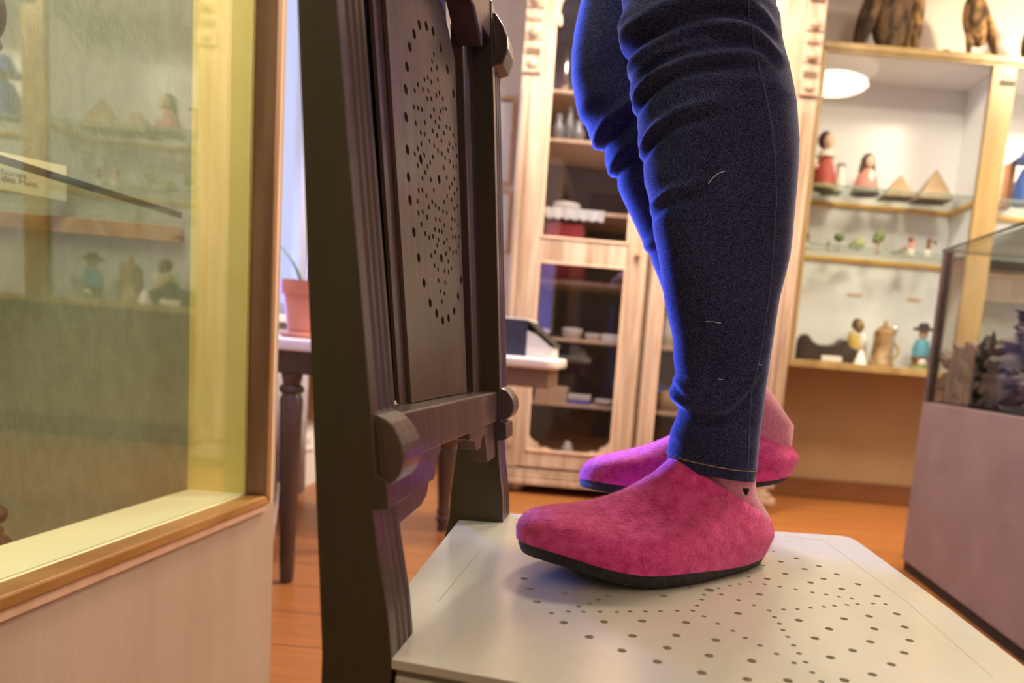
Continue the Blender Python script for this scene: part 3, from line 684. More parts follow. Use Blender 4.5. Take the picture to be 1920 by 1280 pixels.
bm = BM(); p_ = atY(1889, 156, UY); box(bm, p_.x-.034, p_.x+.034, UY-.004, UY-.0003, p_.z-.012, p_.z+.012); finish('lock_plate', bm, M_black, pst)
bm = BM(); box(bm, ux1+.04, ux1+.06, UY+.0305, YB-.012, UZ0+.035, UZ1-.03); box(bm, ux0+.022, XE-.022, YB-.012, YB-.001, UZ0+.035, UZ1-.03); finish_each('white_lining', bm, M_white, un)
US = [1.276, 1.550]
for z in US:
    for a, b in ((ux0+.024, ux1+.038), (ux1+.062, XE-.024)):
        bm = BM(); box(bm, a, b, UY+.03, YB-.03, z, z+.007); finish('glass_shelf', bm, M_shelfglass, un)
        bm = BM(); box(bm, a, b, UY+.0285, UY+.0298, z, z+.007); finish('shelf_edge', bm, mat('pale_green_glass_edge', (.22,.30,.26), .2), un)
        bm = BM(); box(bm, a, b, YB-.030, YB-.0125, z-.022, z-.001); box(bm, b-.018, b, UY+.03, YB-.03, z-.022, z-.001); finish_each('shelf_rail', bm, M_unitrail, un, bevel=.002)
bm = BM(); box(bm, ux0+.022, ux1, UY+.006, UY+.010, UZ0+.036, UZ1-.031); box(bm, ux2, XE-.022, UY+.006, UY+.010, UZ0+.036, UZ1-.031); finish_each('glass_pane', bm, M_glassu, un)
for a, b in ((ux0+.05, ux1-.03), (ux2+.05, XE-.06)):
    pass

YI = UY+.17
def fig(name, px, z, label, cat, parts, group=None, Y=YI):
    p_ = onshelf(px, z, Y); base = Vector((p_.x, Y, z+.0006))
    t = empty(name, base, label, cat, group)
    for pn, m_, fn in parts:
        bm = BM(); fn(bm, base); finish(pn, bm, m_, t, smooth=True, angle=50)
    return t
def L(prof): return lambda bm, b: lathe(bm, prof, b, 18)
def Bl(dx, dy, dz, rx, ry, rz): return lambda bm, b: ball(bm, b + Vector((dx, dy, dz)), rx, ry, rz, 10)
def many(*fs):
    def f(bm, b):
        for g in fs: g(bm, b)
    return f
zA, zB, zC = US[1]+.007, US[0]+.007, UZ0+.035
fig('doll', 1541, zA, 'painted doll in a red dress at the left of the upper glass shelf', 'doll',
    (('dress', M_red, L([(.001,0),(.048,0),(.055,.06),(.040,.12),(.025,.15),(.001,.15)])), ('collar', M_ivory, L([(.001,.135),(.045,.15),(.03,.18),(.001,.19)])),
     ('face', M_facep, Bl(.004,-.006,.225,.030,.03,.036)), ('hair', M_hairp, Bl(-.008,.006,.232,.036,.034,.042)), ('hand', M_facep, Bl(-.045,-.02,.10,.015,.012,.014)), ('skirt_hem', M_gold, L([(.001,0),(.058,0),(.054,.02),(.001,.02)]))), Y=YI-.03)
fig('white_jug', 1571, zA, 'slim white jug with a grey lid beside the red doll', 'jug', (('body', M_ivory, L([(.001,0),(.026,0),(.03,.05),(.02,.10),(.022,.115),(.001,.115)])), ('lid', flat('grey_lid', (.2,.22,.2)), Bl(.004,0,.122,.024,.02,.012))), Y=YI-.02)
fig('doll', 1621, zA, 'long haired doll in a pink jacket on the upper glass shelf', 'doll',
    (('jacket', M_pink, L([(.001,0),(.058,0),(.062,.03),(.045,.09),(.022,.12),(.001,.12)])), ('blouse', M_ivory, Bl(.008,-.035,.07,.018,.02,.045)),
     ('face', M_facep, Bl(.004,-.016,.152,.022,.02,.030)), ('hair', M_hairp, many(Bl(0,.004,.156,.036,.028,.042), Bl(-.028,0,.115,.014,.018,.04), Bl(.026,0,.115,.012,.018,.04))), ('cloak', flat('grey_brown_cloth', (.22,.17,.14)), L([(.001,0),(.072,0),(.06,.03),(.001,.03)]))))
fig('moss_clump', 1556, zA, 'mossy yellow green clump low on the upper glass shelf', 'ornament', (('moss', M_green2, many(Bl(0,0,.03,.04,.03,.03), Bl(-.03,.01,.02,.03,.03,.02), Bl(.03,0,.018,.025,.02,.018))), ('flower', M_gold, Bl(.02,-.02,.05,.02,.015,.02))), Y=YI+.08)
def pyr(w_, h_): return lambda bm, b: [hexa(bm, [b+Vector(v) for v in ((-w_,-w_,0),(w_,-w_,0),(w_,w_,0),(-w_,w_,0))], [b+Vector((x*.02,y*.02,h_)) for x, y in ((-w_,-w_),(w_,-w_),(w_,w_),(-w_,w_))])]
for px, w_, h_, l_ in ((1684,.075,.115,'smaller brown cardboard pyramid left of the taller one'),(1750,.085,.155,'taller brown cardboard pyramid on the upper glass shelf')):
    p_ = onshelf(px, zA, YI); bm = BM(); b_ = Vector((p_.x, YI+.03, zA+.0006)); hexa(bm, [b_+Vector(v) for v in ((-w_,-w_*.8,0),(w_*.9,-w_,0),(w_,w_*.7,0),(-w_,w_,0))], [b_+Vector((x*.03+.01,y*.03,h_)) for x, y in ((-w_,-w_),(w_,-w_),(w_,w_),(-w_,w_))])
    finish('pyramid', bm, M_card, origin=b_, label=l_, cat='pyramid', group='cardboard pyramids')
fig('figurine', 1511, zB, 'tiny dark bird figurine at the left of the lower glass shelf', 'figurine', (('body', M_dark, Bl(0,0,.050,.012,.012,.024)), ('stand', M_ivory, L([(.001,0),(.016,0),(.006,.028),(.001,.03)]))))
fig('figurine', 1553, zB, 'tiny pale yellow figurine on the lower glass shelf', 'figurine', (('body', M_green2, Bl(0,0,.026,.010,.010,.018)), ('stand', M_ivory, L([(.001,0),(.014,0),(.004,.01),(.001,.012)]))))
fig('miniature_tree', 1571, zB, 'small moss topped miniature tree with a thin stem', 'miniature tree', (('crown', M_green, Bl(0,0,.062,.026,.02,.022)), ('stem', M_card, L([(.001,0),(.012,0),(.004,.01),(.003,.05),(.001,.05)]))))
fig('miniature_bush', 1605, zB, 'widest pale green miniature bush on the lower glass shelf', 'miniature tree', (('crown', M_green2, many(Bl(.008,0,.036,.032,.024,.030), Bl(-.026,0,.022,.018,.015,.014))), ('flower', M_green, Bl(-.03,-.01,.028,.012,.01,.01))))
fig('miniature_tree', 1645, zB, 'tallest dark green miniature tree with a brown trunk', 'miniature tree', (('crown', M_green, many(Bl(0,0,.082,.028,.022,.028), Bl(-.012,0,.064,.022,.02,.018))), ('trunk', M_card, L([(.001,0),(.012,0),(.008,.03),(.012,.06),(.001,.06)]))))
fig('miniature_animal', 1676, zB, 'tiny white reclining animal beside the brown rabbit shape', 'figurine', (('body', M_green2, many(Bl(0,0,.014,.022,.012,.012), Bl(-.018,0,.026,.008,.008,.008))),))
fig('miniature_animal', 1690, zB, 'tiny reddish brown animal on the lower glass shelf', 'figurine', (('body', M_brownc, many(Bl(0,0,.014,.018,.012,.013), Bl(.016,0,.026,.010,.010,.012))),), Y=YI-.04)
fig('figurine', 1706, zB, 'small brown haired figurine on a white base', 'figurine', (('head', M_brownc, Bl(-.004,0,.078,.014,.014,.018)), ('body', M_pink, Bl(.002,0,.052,.014,.012,.022)), ('base', M_ivory, L([(.001,0),(.02,0),(.016,.032),(.001,.034)]))))
fig('figurine', 1738, zB, 'small dark figurine raising one arm on a white base', 'figurine', (('body', M_brownc, many(Bl(0,0,.060,.010,.010,.026), Bl(-.002,0,.084,.010,.010,.012), Bl(.018,0,.078,.02,.006,.005), Bl(.034,0,.074,.006,.006,.012))), ('base', M_ivory, L([(.001,0),(.02,0),(.014,.034),(.001,.036)]))))
# bottom board
b_ = onshelf(1550, zC, YI); bm = BM(); W_ = []
prof = [(-.175,0),(-.172,.10),(-.155,.128),(-.13,.128),(-.10,.095),(-.07,.082),(-.02,.082),(.03,.094),(.055,.118),(.075,.116),(.095,.09),(.12,.078),(.17,.065),(.165,.03),(.13,0)]
extr(bm, [(b_.x+x*.93, YI-.06, zC+.0006+z) for x, z in prof], (0, .08, 0)); finish('carved_boat', bm, M_dark, origin=(b_.x, YI, zC), bevel=.008, label='long dark carved boat with two humps at the bottom of the unit', cat='carving')
b_ = onshelf(1556, zC, UY+.05); bm = BM(); box(bm, b_.x-.05, b_.x+.05, UY+.022, UY+.04, zC+.0005, zC+.028); finish('label_block', bm, M_ivory, origin=(b_.x, UY+.03, zC), bevel=.004, label='cream label block standing in front of the carved boat', cat='label')
fig('statuette', 1600, zC, 'seated gold and cream statuette behind the carved boat', 'statuette', (('robe', M_gold, many(L([(.001,0),(.05,0),(.055,.06),(.045,.12),(.03,.15),(.001,.15)]), Bl(-.03,-.01,.12,.02,.02,.05))), ('front', M_ivory, Bl(.022,-.035,.11,.022,.02,.05)), ('head', M_stone, Bl(.004,-.01,.195,.026,.026,.034)), ('hair', M_hairp, Bl(-.004,.004,.205,.028,.026,.032))), Y=YI+.10)
fig('paper_cone', 1612, zC, 'small white cone in front of the seated statuette', 'ornament', (('cone_body', M_ivory, L([(.001,0),(.032,0),(.010,.065),(.001,.07)])),), Y=UY+.07)
def handle(bm, b):
    tube(bm, [b+Vector((.045+.034*math.sin(PI*k/10), 0, .03+.10*k/10)) for k in range(11)], .007, 8)
fig('beer_stein', 1651, zC, 'tan stoneware beer stein with a pewter lid', 'beer stein', (('mug', M_stone, L([(.001,0),(.062,0),(.064,.01),(.054,.02),(.050,.15),(.052,.165),(.001,.165)])), ('handle', M_gold, handle), ('lid', M_stone, L([(.001,.166),(.052,.166),(.036,.188),(.012,.205),(.010,.225),(.001,.232)])), ('thumb_lever', M_silver, Bl(.05,0,.185,.012,.01,.022)), ('pewter_stripe', M_silver, Bl(.024,-.047,.085,.007,.006,.075))))
fig('statuette', 1722, zC, 'statuette in a wide black hat and light blue jacket', 'statuette', (('jacket', M_lblue, L([(.001,.06),(.04,.06),(.044,.10),(.03,.15),(.001,.15)])), ('trousers', M_brownc, L([(.001,.02),(.036,.02),(.044,.062),(.001,.062)])), ('face', M_facep, Bl(0,-.004,.178,.024,.024,.03)), ('hat', M_black, L([(.001,.20),(.052,.196),(.05,.206),(.026,.212),(.022,.232),(.001,.234)])), ('base', M_green2, L([(.001,0),(.05,0),(.05,.022),(.001,.022)])), ('white_shoe', M_ivory, Bl(.0,-.03,.036,.022,.02,.02))))
# small wall labels behind
for px, py, l_ in ((1603, 553, 'tiny cream label on the lining above the gold statuette'), (1713, 562, 'tiny cream label on the lining above the black hatted statuette')):
    p_ = atY(px, py, YB-.0135); bm = BM(); box(bm, p_.x-.035, p_.x+.035, YB-.0155, YB-.0122, p_.z-.008, p_.z+.008); finish('wall_label', bm, M_pinepale, origin=p_, label=l_, cat='label')
# second bay
fig('puppet', 1921, zA-.0, 'puppet in blue clothes and a blue hat in the right bay of the unit', 'puppet', (('coat', M_blue, L([(.001,0),(.062,0),(.06,.10),(.035,.17),(.001,.17)])), ('face', M_facep, Bl(0,-.01,.20,.026,.026,.03)), ('hat', M_blue, L([(.001,.215),(.085,.205),(.05,.235),(.025,.29),(.001,.30)]))), Y=YI-.05)
b_ = onshelf(1893, zA, YI); bm = BM(); box(bm, b_.x-.016, b_.x+.016, YI+.02, YI+.08, zA+.0006, zA+.22); finish('book', bm, M_orangep, origin=(b_.x, YI, zA), bevel=.002, label='upright orange book beside the unit post', cat='book')
# stuffed birds on the top board
zT = UZ1
def bird(px, label, parts, Y=UY+.12):
    p_ = onshelf(px, zT, Y); b = Vector((p_.x, Y, zT+.0006)); t = empty('stuffed_bird', b, label, 'stuffed bird', 'stuffed birds on top of the unit')
    for pn, m_, fn in parts:
        bm = BM(); fn(bm, b); o = finish(pn, bm, m_, t, smooth=True)
    return t
R_ = lambda a: Matrix.Rotation(a, 3, 'Y')
bird(1660, 'large dark stuffed bird of prey with drooping wings on the unit', (
    ('body', M_featherd, lambda bm, b: ball(bm, b+Vector((.02,0,.22)), .11, .10, .20, 16)),
    ('wing', M_featherd, lambda bm, b: ball(bm, b+Vector((-.10,0,.21)), .045, .09, .18, 12, R_(.25))),
    ('wing', M_feather, lambda bm, b: ball(bm, b+Vector((.10,-.02,.19)), .040, .09, .19, 12, R_(-.06))),
    ('tail', M_featherd, lambda bm, b: ball(bm, b+Vector((.03,.02,.07)), .06, .03, .07, 10)),
    ('base', M_dark, lambda bm, b: lathe(bm, [(.001,0),(.11,0),(.10,.02),(.001,.02)], b, 20)),
    ('head', M_featherd, lambda bm, b: ball(bm, b+Vector((-.02,-.03,.46)), .05, .05, .05, 12)), ('beak', M_dark, lambda bm, b: lathe(bm, [(.001,0),(.014,0),(.001,.04)], b+Vector((-.06,-.04,.445)), 8, tilt=R_(-2.0)))), Y=UY+.14)
bird(1812, 'slender mottled hawk with its tail hanging down to the right', (
    ('body', M_feather, lambda bm, b: ball(bm, b+Vector((.02,0,.20)), .062, .055, .12, 14, R_(-.28))),
    ('wing', M_feather, lambda bm, b: ball(bm, b+Vector((.06,-.03,.18)), .022, .03, .12, 10, R_(-.5))),
    ('tail', M_featherd, lambda bm, b: ball(bm, b+Vector((.115,.0,.085)), .014, .02, .05, 10, R_(-.6))),
    ('leg', M_feather, lambda bm, b: lathe(bm, [(.001,.0),(.012,.0),(.014,.05),(.028,.12),(.001,.13)], b+Vector((.002,0,.022)), 12)),
    ('perch', M_stone, lambda bm, b: lathe(bm, [(.001,0),(.055,0),(.045,.02),(.001,.022)], b, 16)),
    ('head', M_feather, lambda bm, b: ball(bm, b+Vector((-.02,-.01,.345)), .04, .04, .04, 12)), ('beak', M_dark, lambda bm, b: lathe(bm, [(.001,0),(.010,0),(.001,.03)], b+Vector((-.05,-.02,.335)), 8, tilt=R_(-2.0)))))
bird(1925, 'dark stuffed bird at the right edge of the unit top', (
    ('body', M_featherd, lambda bm, b: ball(bm, b+Vector((.03,0,.12)), .07, .06, .12, 12)),
    ('base', M_dark, lambda bm, b: lathe(bm, [(.001,0),(.07,0),(.06,.02),(.001,.02)], b, 16)),
    ('head', M_featherd, lambda bm, b: ball(bm, b+Vector((.02,-.02,.26)), .035, .035, .035, 10))))
for px, l_, r_ in ((1581, 'small brown nut left of the large dark bird', .016), (1770, 'low dark mound left of the slender hawk', .032)):
    p_ = onshelf(px, zT, UY+.10); bm = BM(); ball(bm, (p_.x, UY+.10, zT+r_*.8), r_, r_, r_*.8, 10); finish('mound' if r_ > .02 else 'nut', bm, M_dark, smooth=True, origin=(p_.x, UY+.1, zT), label=l_, cat='ornament')

# ------------------------------------------------------------------ glass case on a mauve plinth at the right
KX, KY1, KY0 = 1.030, 2.48, 1.05
kz0 = .603; kz1 = 1.118; KXR = 1.75
dc = empty('plinth_display_case', (1.4, 1.8, 0), 'glass display case on a mauve plinth at the right edge', 'display case')
bm = BM(); box(bm, KX, KXR, KY0, KY1, .036, kz0); finish('plinth', bm, M_mauve, dc, bevel=.003)
bm = BM(); box(bm, KX+.008, KXR-.03, KY0+.03, KY1-.008, 0, .0355); finish('toe_board', bm, M_black, dc)
bm = BM()
for x0_ in (KX, KXR-.03):
    for y0_ in (KY1-.028, KY0): box(bm, x0_, x0_+.03, y0_, y0_+.028, kz0+.0005, kz1)
finish_each('corner_post', bm, M_steel, dc, bevel=.003)
bm = BM(); box(bm, KX+.012, KX+.016, KY0+.028, KY1-.028, kz0+.001, kz1-.001); box(bm, KX+.03, KXR-.03, KY1-.016, KY1-.012, kz0+.001, kz1-.001)
box(bm, KX+.03, KXR-.03, KY0+.012, KY0+.016, kz0+.001, kz1-.001); finish_each('side_pane', bm, M_glassd, dc)
bm = BM(); box(bm, KX-.0, KXR, KY0, KY1, kz1+.001, kz1+.007); finish('top_pane', bm, M_glassd, dc)
bm = BM(); box(bm, KX-.002, KX-.0002, KY0, KY1, kz1, kz1+.008); box(bm, KX-.002, KXR, KY1+.0002, KY1+.002, kz1, kz1+.008); finish_each('pane_edge', bm, M_glasse, dc)
bm = BM(); box(bm, KX+.03, KXR-.03, KY0+.03, KY1-.03, kz0+.0005, kz0+.012); finish('case_floor_cloth', bm, M_rockf, dc)
# rock
def blob(bm, c, r, sx, sy, sz, seed, n=26, amp=.35, fr=3.0):
    c = Vector(c); rings = []
    for k in range(n+1):
        th = PI*k/n; ring = []
        for i in range(n*2):
            ph = PI*i/n; d = Vector((math.sin(th)*math.cos(ph), math.sin(th)*math.sin(ph), -math.cos(th)))
            if k in (0, n): d = Vector((0,0,-1 if k == 0 else 1))
            q_ = d*fr + Vector((seed*3.1, seed, 0))
            rr = r*(1 + amp*noise.noise(q_) + amp*.55*abs(noise.noise(q_*2.7)) + amp*.16*noise.noise(q_*6) + amp*.07*noise.noise(q_*13))
            v = Vector((d.x*rr*sx, d.y*rr*sy, d.z*rr*sz)) + c
            v.z = min(max(v.z, kz0+.0125), kz1-.02-.01*noise.noise(v*9)); v.x = min(max(v.x, KX+.02), KXR-.04); v.y = min(v.y, KY1-.035)
            ring.append(v + Vector((i*1e-6, k*1e-6, 0)))
        rings.append(ring)
    loft(bm, rings)
bm = BM()
blob(bm, (1.38, 2.05, kz0+.10), .25, 1.05, 1.3, .72, 1, 50, .55, 2.6)
blob(bm, (1.15, 2.27, kz0+.06), .13, 1.0, 1.2, 1.0, 4, 40, .8, 3.2)
blob(bm, (1.20, 1.95, kz0+.06), .12, 1.0, 1.2, .9, 7, 40, .8, 3.2)
blob(bm, (1.52, 2.05, kz0+.25), .29, 1.15, 1.0, .72, 9, 50, .5, 2.4)
finish('rock_specimen', bm, M_rock, smooth=False, origin=(1.33, 2.0, kz0+.0125), label='jagged dark brown rock specimen inside the glass case', cat='rock')

# ------------------------------------------------------------------ the chair
SZT = .470
def Xf(Y, z):
    a = -.137 - .126*(z-.47); b = -.134 - .085*(z-.47); return a + (b-a)*(Y-.45)/.38
def onback(px, py, d):
    X = -.17
    for _ in range(25):
        p_ = atX(px, py, X); X = .5*X + .5*(Xf(p_.y, p_.z) - d)
    return atX(px, py, X)
chair = empty('chair', (.07, .64, 0), 'old dark wooden chair with a cream painted perforated seat', 'chair')
# back posts: fluted front face, tapering, each continues as rear leg
def post(y0, y1, near):
    bm = BM(); rings = []
    zs = [0, .15, .30, .42, .47, .50, .54, .566, .568, .586, .588, .60, .62, .66, .72, .80, .88, .95, 1.0, 1.04, 1.046]
    for z in zs:
        if z >= .47:
            xf = Xf((y0+y1)/2, z); xb = (-.182 - .07*(z-.47)) if near else (-.184 - .055*(z-.47) - .013*sm((.60-z)/.13))
        else:
            xf = -.137 - .015*(.47-z)/.47; xb = (-.182 if near else -.197 - .09*(.47-z)/.47)
        if .47 <= z < .568: xf += .0*(z-.47) - (.004*sm((z-.50)/.06))
        if .568 <= z <= .586: xf += .006
        if z > 1.04: xf -= .004; xb += .004
        g = .0022 if z > .60 and z < 1.0 else (.0012 if z <= .566 else .0)
        ring = [(xb, y0, z), (xb, y1, z)]
        W_ = y1 - y0
        prof = [(1,0),(.90,0),(.86,-1),(.78,-1),(.74,0),(.66,0),(.62,-1),(.54,-1),(.50,0),(.42,0),(.38,-1),(.30,-1),(.26,0),(0,0)]
        for t_, d in prof: ring.append((xf + d*g, y0 + W_*t_, z))
        rings.append([Vector(v) for v in ring])
    loft(bm, rings)
    return finish('back_post', bm, M_olive if False else M_brown, chair, bevel=.0008)
P1 = post(.430, .475, True); P2 = post(.805, .850, False)
for o in (P1, P2):
    # shade on the flat side faces is put into a darker material
    o.data.materials.append(M_olive)
    for f in o.data.polygons:
        if abs(f.normal.y) > .9 and f.area > .00003: f.material_index = 1
def boss(P, y0, y1, zc, rz, dx, poly):
    bm = BM(); xb = Xf((y0+y1)/2, zc) - .002
    sl = -.12
    if poly: prof = [(0,1.15),(.35,1.15),(.75,.7),(1,.2),(1,-.35),(.62,-1.0),(.0,-1.15)]
    else: prof = [(0,1.0)] + [(math.cos(a)*1.0, math.sin(a)) for a in [PI/2 - PI*k/14 for k in range(1, 14)]] + [(0,-1.0)]
    extr(bm, [(xb + p_[0]*dx + sl*p_[1]*rz, y0, zc + p_[1]*rz) for p_ in prof], (0, y1-y0, 0))
    o = finish('round_boss', bm, M_brown, P, bevel=.0015)
    bm = BM(); extr(bm, [(xb + p_[0]*dx*.30 + sl*p_[1]*rz, y0-.0012, zc + p_[1]*rz*1.06) for p_ in prof], (0, y1-y0+.0024, 0)); finish('boss_back_plate', bm, M_olive, P, bevel=.001)
boss(P1, .434, .471, .603, .0235, .019, False); boss(P2, .809, .846, .608, .019, .017, False)
boss(P1, .434, .471, 1.003, .021, .018, True); boss(P2, .809, .846, 1.003, .024, .018, True)
# frame of the back: stiles, rails (points given as Y, z and depth behind the post face)
def bp(y, z, d): return Vector((Xf(y, z) - d, y, z))
def bprism(name, poly, d0, d1, m_, bevel=.0015, parent=None):
    bm = BM(); hexa(bm, [bp(y, z, d0) for y, z in poly], [bp(y, z, d1) for y, z in poly]); return finish(name, bm, m_, parent or chair, bevel=bevel)
iy0, iy1 = .509, .771
bprism('stile', [(.475,.612),(iy0,.612),(iy0,1.0),(.475,1.0)], .0205, .034, M_brown)
bprism('stile', [(iy1,.612),(.805,.612),(.805,1.0),(iy1,1.0)], .0205, .034, M_brown)
# top rail with chamfered lower corners
bprism('top_rail', [(.475,1.0),(iy0,1.0),(iy0,.978),(iy0+.030,1.006),(iy1-.030,1.006),(iy1,.978),(iy1,1.0),(.805,1.0),(.805,1.05),(.77,1.062),(.74,1.095),(.64,1.11),(.54,1.095),(.51,1.062),(.475,1.05)], .0, .028, M_brown, .002)
br = bprism('bottom_rail', [(.475,.588),(.805,.588),(.805,.622),(.475,.622)], .003, .030, M_brown)
bprism('bracket', [(.4755,.5875),(.592,.5875),(.588,.582),(.574,.577),(.573,.569),(.566,.562),(.552,.562),(.545,.553),(.530,.548),(.4755,.545)], .006, .022, M_brown, .001)
bprism('bracket', [(.8045,.5875),(.688,.5875),(.688,.580),(.704,.577),(.710,.567),(.732,.566),(.738,.576),(.750,.578),(.757,.560),(.760,.547),(.8045,.547)], .006, .022, M_brown, .001)
bprism('groove_shade_board', [(iy0-.01,.622),(iy1+.01,.622),(iy1+.01,1.04),(iy0-.01,1.04)], .0405, .042, M_black, 0)  # black sheet stands in for the shade in the groove and holes
# perforated panel
bigP = [(270,272,0),(345,283,0),(418,342,0),(213,370,0),(165,512,0),(502,525,0),(135,730,0),(575,755,0),(122,975,0),(642,1018,0),(680,1235,0)]
smlP = [(428,590),(408,668),(403,760),(460,740),(325,860),(362,850),(400,895),(470,870),(253,920),(220,990),(308,975),(367,985),(455,1040),(487,1015),(357,1080),(400,1080),(525,1080),(207,1165),(255,1180),(297,1195),(427,1200),(502,1215),(528,1185),(560,1190)]
big2 = [(125,115),(710,298),(140,470),(740,560),(285,575),(485,793),(752,800),(152,770),(168,1020),(765,1030),(763,1230)]
sml2 = [(535,665),(652,950),(395,105),(490,130),(230,180),(330,170),(445,170),(480,218),(565,222),(602,238),(285,285),(327,295),(415,262),(463,315),(537,285),(640,305),(382,375),(510,370),(290,405),(430,425),(598,405),(670,420),(252,455),(472,478),(583,478),(633,452),(220,515),(322,525),(418,550),(515,510),(550,557),(603,595),(680,540),(388,608),(253,640),(360,655),(640,650),(672,655),(333,715),(303,780),(395,795),(567,775),(650,790),(625,840),(598,880),(680,900),(262,915),(303,910),(347,970),(428,910),(573,975),(250,1030),(410,1035),(542,1040),(622,1015),(707,1020),(447,1080),(485,1110),(373,1095),(683,1085),(650,1115),(528,1140),(570,1160),(260,1165),(307,1150),(353,1205),(448,1228),(492,1240),(625,1225),(655,1240)]
big3 = [(210,205),(262,485),(755,300),(745,540),(510,487),(320,755),(727,730),(692,905),(388,975),(650,1065),(458,1090),(588,1145),(525,1170)]
sml3 = [(292,117),(335,222),(378,265),(418,250),(440,175),(485,190),(515,200),(543,130),(617,165),(690,127),(635,253),(667,253),(705,253),(478,285),(570,285),(540,320),(465,352),(600,383),(695,360),(637,427),(672,420),(440,422),(560,440),(400,462),(585,525),(435,568),(473,612),(545,630),(587,638),(618,597),(478,730),(552,753),(497,848),(542,873),(515,960)]
k_ = 1/5.818
PD = .022
hs = []
def addh(L_, oy, r):
    for q_ in L_:
        p_ = onback(740+q_[0]*k_, oy+q_[1]*k_, PD)
        if all((p_.y-a)**2+(p_.z-b)**2 > (r+c+.0006)**2 for a, b, c in hs): hs.append((p_.y, p_.z, r))
addh(bigP, 0, .0041); addh(big2, 200, .0041); addh(big3, 400, .0041)
addh(smlP, 0, .0023); addh(sml2, 200, .0023); addh(sml3, 400, .0023)
py0, py1 = .570, .745
hs = [h for h in hs if py0+.0055 < h[0] < py1-.0045]
bm = BM(); plate(bm, [(.553,.6226),(.7455,.6226),(.7455,.958),(.72,.988),(.58,.988),(.553,.958)], [(a_, b_, c_+.0008) for a_, b_, c_ in hs], lambda u, v, d: bp(u, v, PD + .0035 + d), .003, 12)
finish('panel_border', bm, M_brown, chair)
bm = BM(); plate(bm, [(py0,.6228),(py1,.6228),(py1,.955),(py1-.032,.990),(py0+.032,.990),(py0,.955)], hs, lambda u, v, d: bp(u, v, PD + d), .0030, 12)
finish('perforated_panel', bm, M_brown, chair)
# seat ------------------------------------------------------
outl = [(-.137,.430),(-.030,.4085),(.318,.345),(.3175,.40),(.3125,.506),(.3105,.64),(.3005,.862),(.2975,.878),(.288,.8855),(-.139,.853),(-.139,.8035),(-.184,.800),(-.172,.585),(-.160,.477),(-.137,.475)]
S1 = [(5.334,980,1040,[(408,675),(812,668),(1195,660),(1632,675),(665,818),(1098,808),(1535,803),(993,955),(1445,928),(1348,1067),(145,468),(75,340),(418,382),(1405,408),(18,235)],
       [(288,583),(457,567),(608,570),(772,568),(942,570),(1073,564),(1230,566),(1378,563),(1543,558),(1700,557),(560,515),(665,483),(750,445),(845,405),(1665,322)]),
      (5.12,1280,1030,[(940,115),(1092,85),(1172,186),(985,232),(810,280),(1225,315),(738,430),(532,612),(1113,678),(1270,850),(318,868),(252,1015),(663,1068),(183,1180),(618,1245),(1012,1258)],
       [(872,18),(775,152),(610,216),(632,260),(650,311),(785,332),(930,355),(1088,383),(1247,410),(545,330),(455,347),(343,370),(372,431),(205,434),(182,480),(137,537),(102,588),(203,640),(338,710),(483,780),(602,847),(743,920),(903,1000),(1070,1087),(537,485),(682,533),(828,584),(970,575),(1100,570),(1227,558),(882,648),(930,710),(962,771),(1010,836),(1066,918),(1118,997),(1182,1080),(1245,1178),(180,327),(68,368),(372,235)]),
      (5.12,1500,1030,[(180,158),(357,238),(223,280),(557,332),(400,378),(742,446),(930,618),(662,639),(424,664),(1005,743),(713,760),(280,761),(1053,871),(675,884),(1000,990),(505,968),(878,1101),(293,1034),(695,1198),(427,1254)],
       [(253,432),(375,453),(500,471),(700,517),(823,523),(553,522),(453,530),(330,539),(230,548),(205,1268)])]
sh = []
def adds(x, y, r):
    if all((x-a)**2+(y-b)**2 > (r+c+.0008)**2 for a, b, c in sh): sh.append((x, y, r))
cen = atZ(1330, 1105.6, SZT); adds(cen.x, cen.y, .0048)
for s_, ox, oy, bg, sl_ in S1:
    for q_ in bg: p_ = atZ(ox+q_[0]/s_, oy+q_[1]/s_, SZT); adds(p_.x, p_.y, .0034)
    for q_ in sl_: p_ = atZ(ox+q_[0]/s_, oy+q_[1]/s_, SZT); adds(p_.x, p_.y, .0022)
for (x, y, r) in list(sh):                      # the star pattern is symmetric about its centre
    x2, y2 = 2*cen.x - x, 2*cen.y - y
    v_ = Vector((x2, y2, SZT)) - CAM; qx = PX + F*v_.dot(RIGHT)/v_.dot(FWD); qy = PY - F*v_.dot(UP)/v_.dot(FWD)
    lim = interp([(975,1050),(1050,1080),(1120,1095),(1200,1098),(1290,1088),(1380,1060),(1440,1030)], qx)
    if -.12 < x2 < .27 and .45 < y2 < .84 and (qy > 1292 or (975 < qx < 1440 and qy < lim)): adds(x2, y2, r)
bm = BM(); plate(bm, outl, sh, lambda u, v, d: Vector((u, v, SZT - d)), .006, 12)
seat = finish('seat', bm, M_seat, chair)
def inset(pts, d):
    c = Vector((.08, .64)); return [tuple(Vector(p_) + (c-Vector(p_)).normalized()*d) for p_ in pts]
for pl in (((1470,1004),(1546,1014),(1700,1128),(1862,1270)), ((822,1127),(905,1025))):
    bm = BM(); tube(bm, [atZ(x, y, SZT)-Vector((0,0,.00012)) for x, y in pl], .00028, 5); finish('veneer_joint', bm, M_brown, seat)
bm = BM(); extr(bm, [(x, y, SZT-.0095) for x, y in inset(outl, .004)], (0, 0, .0034))
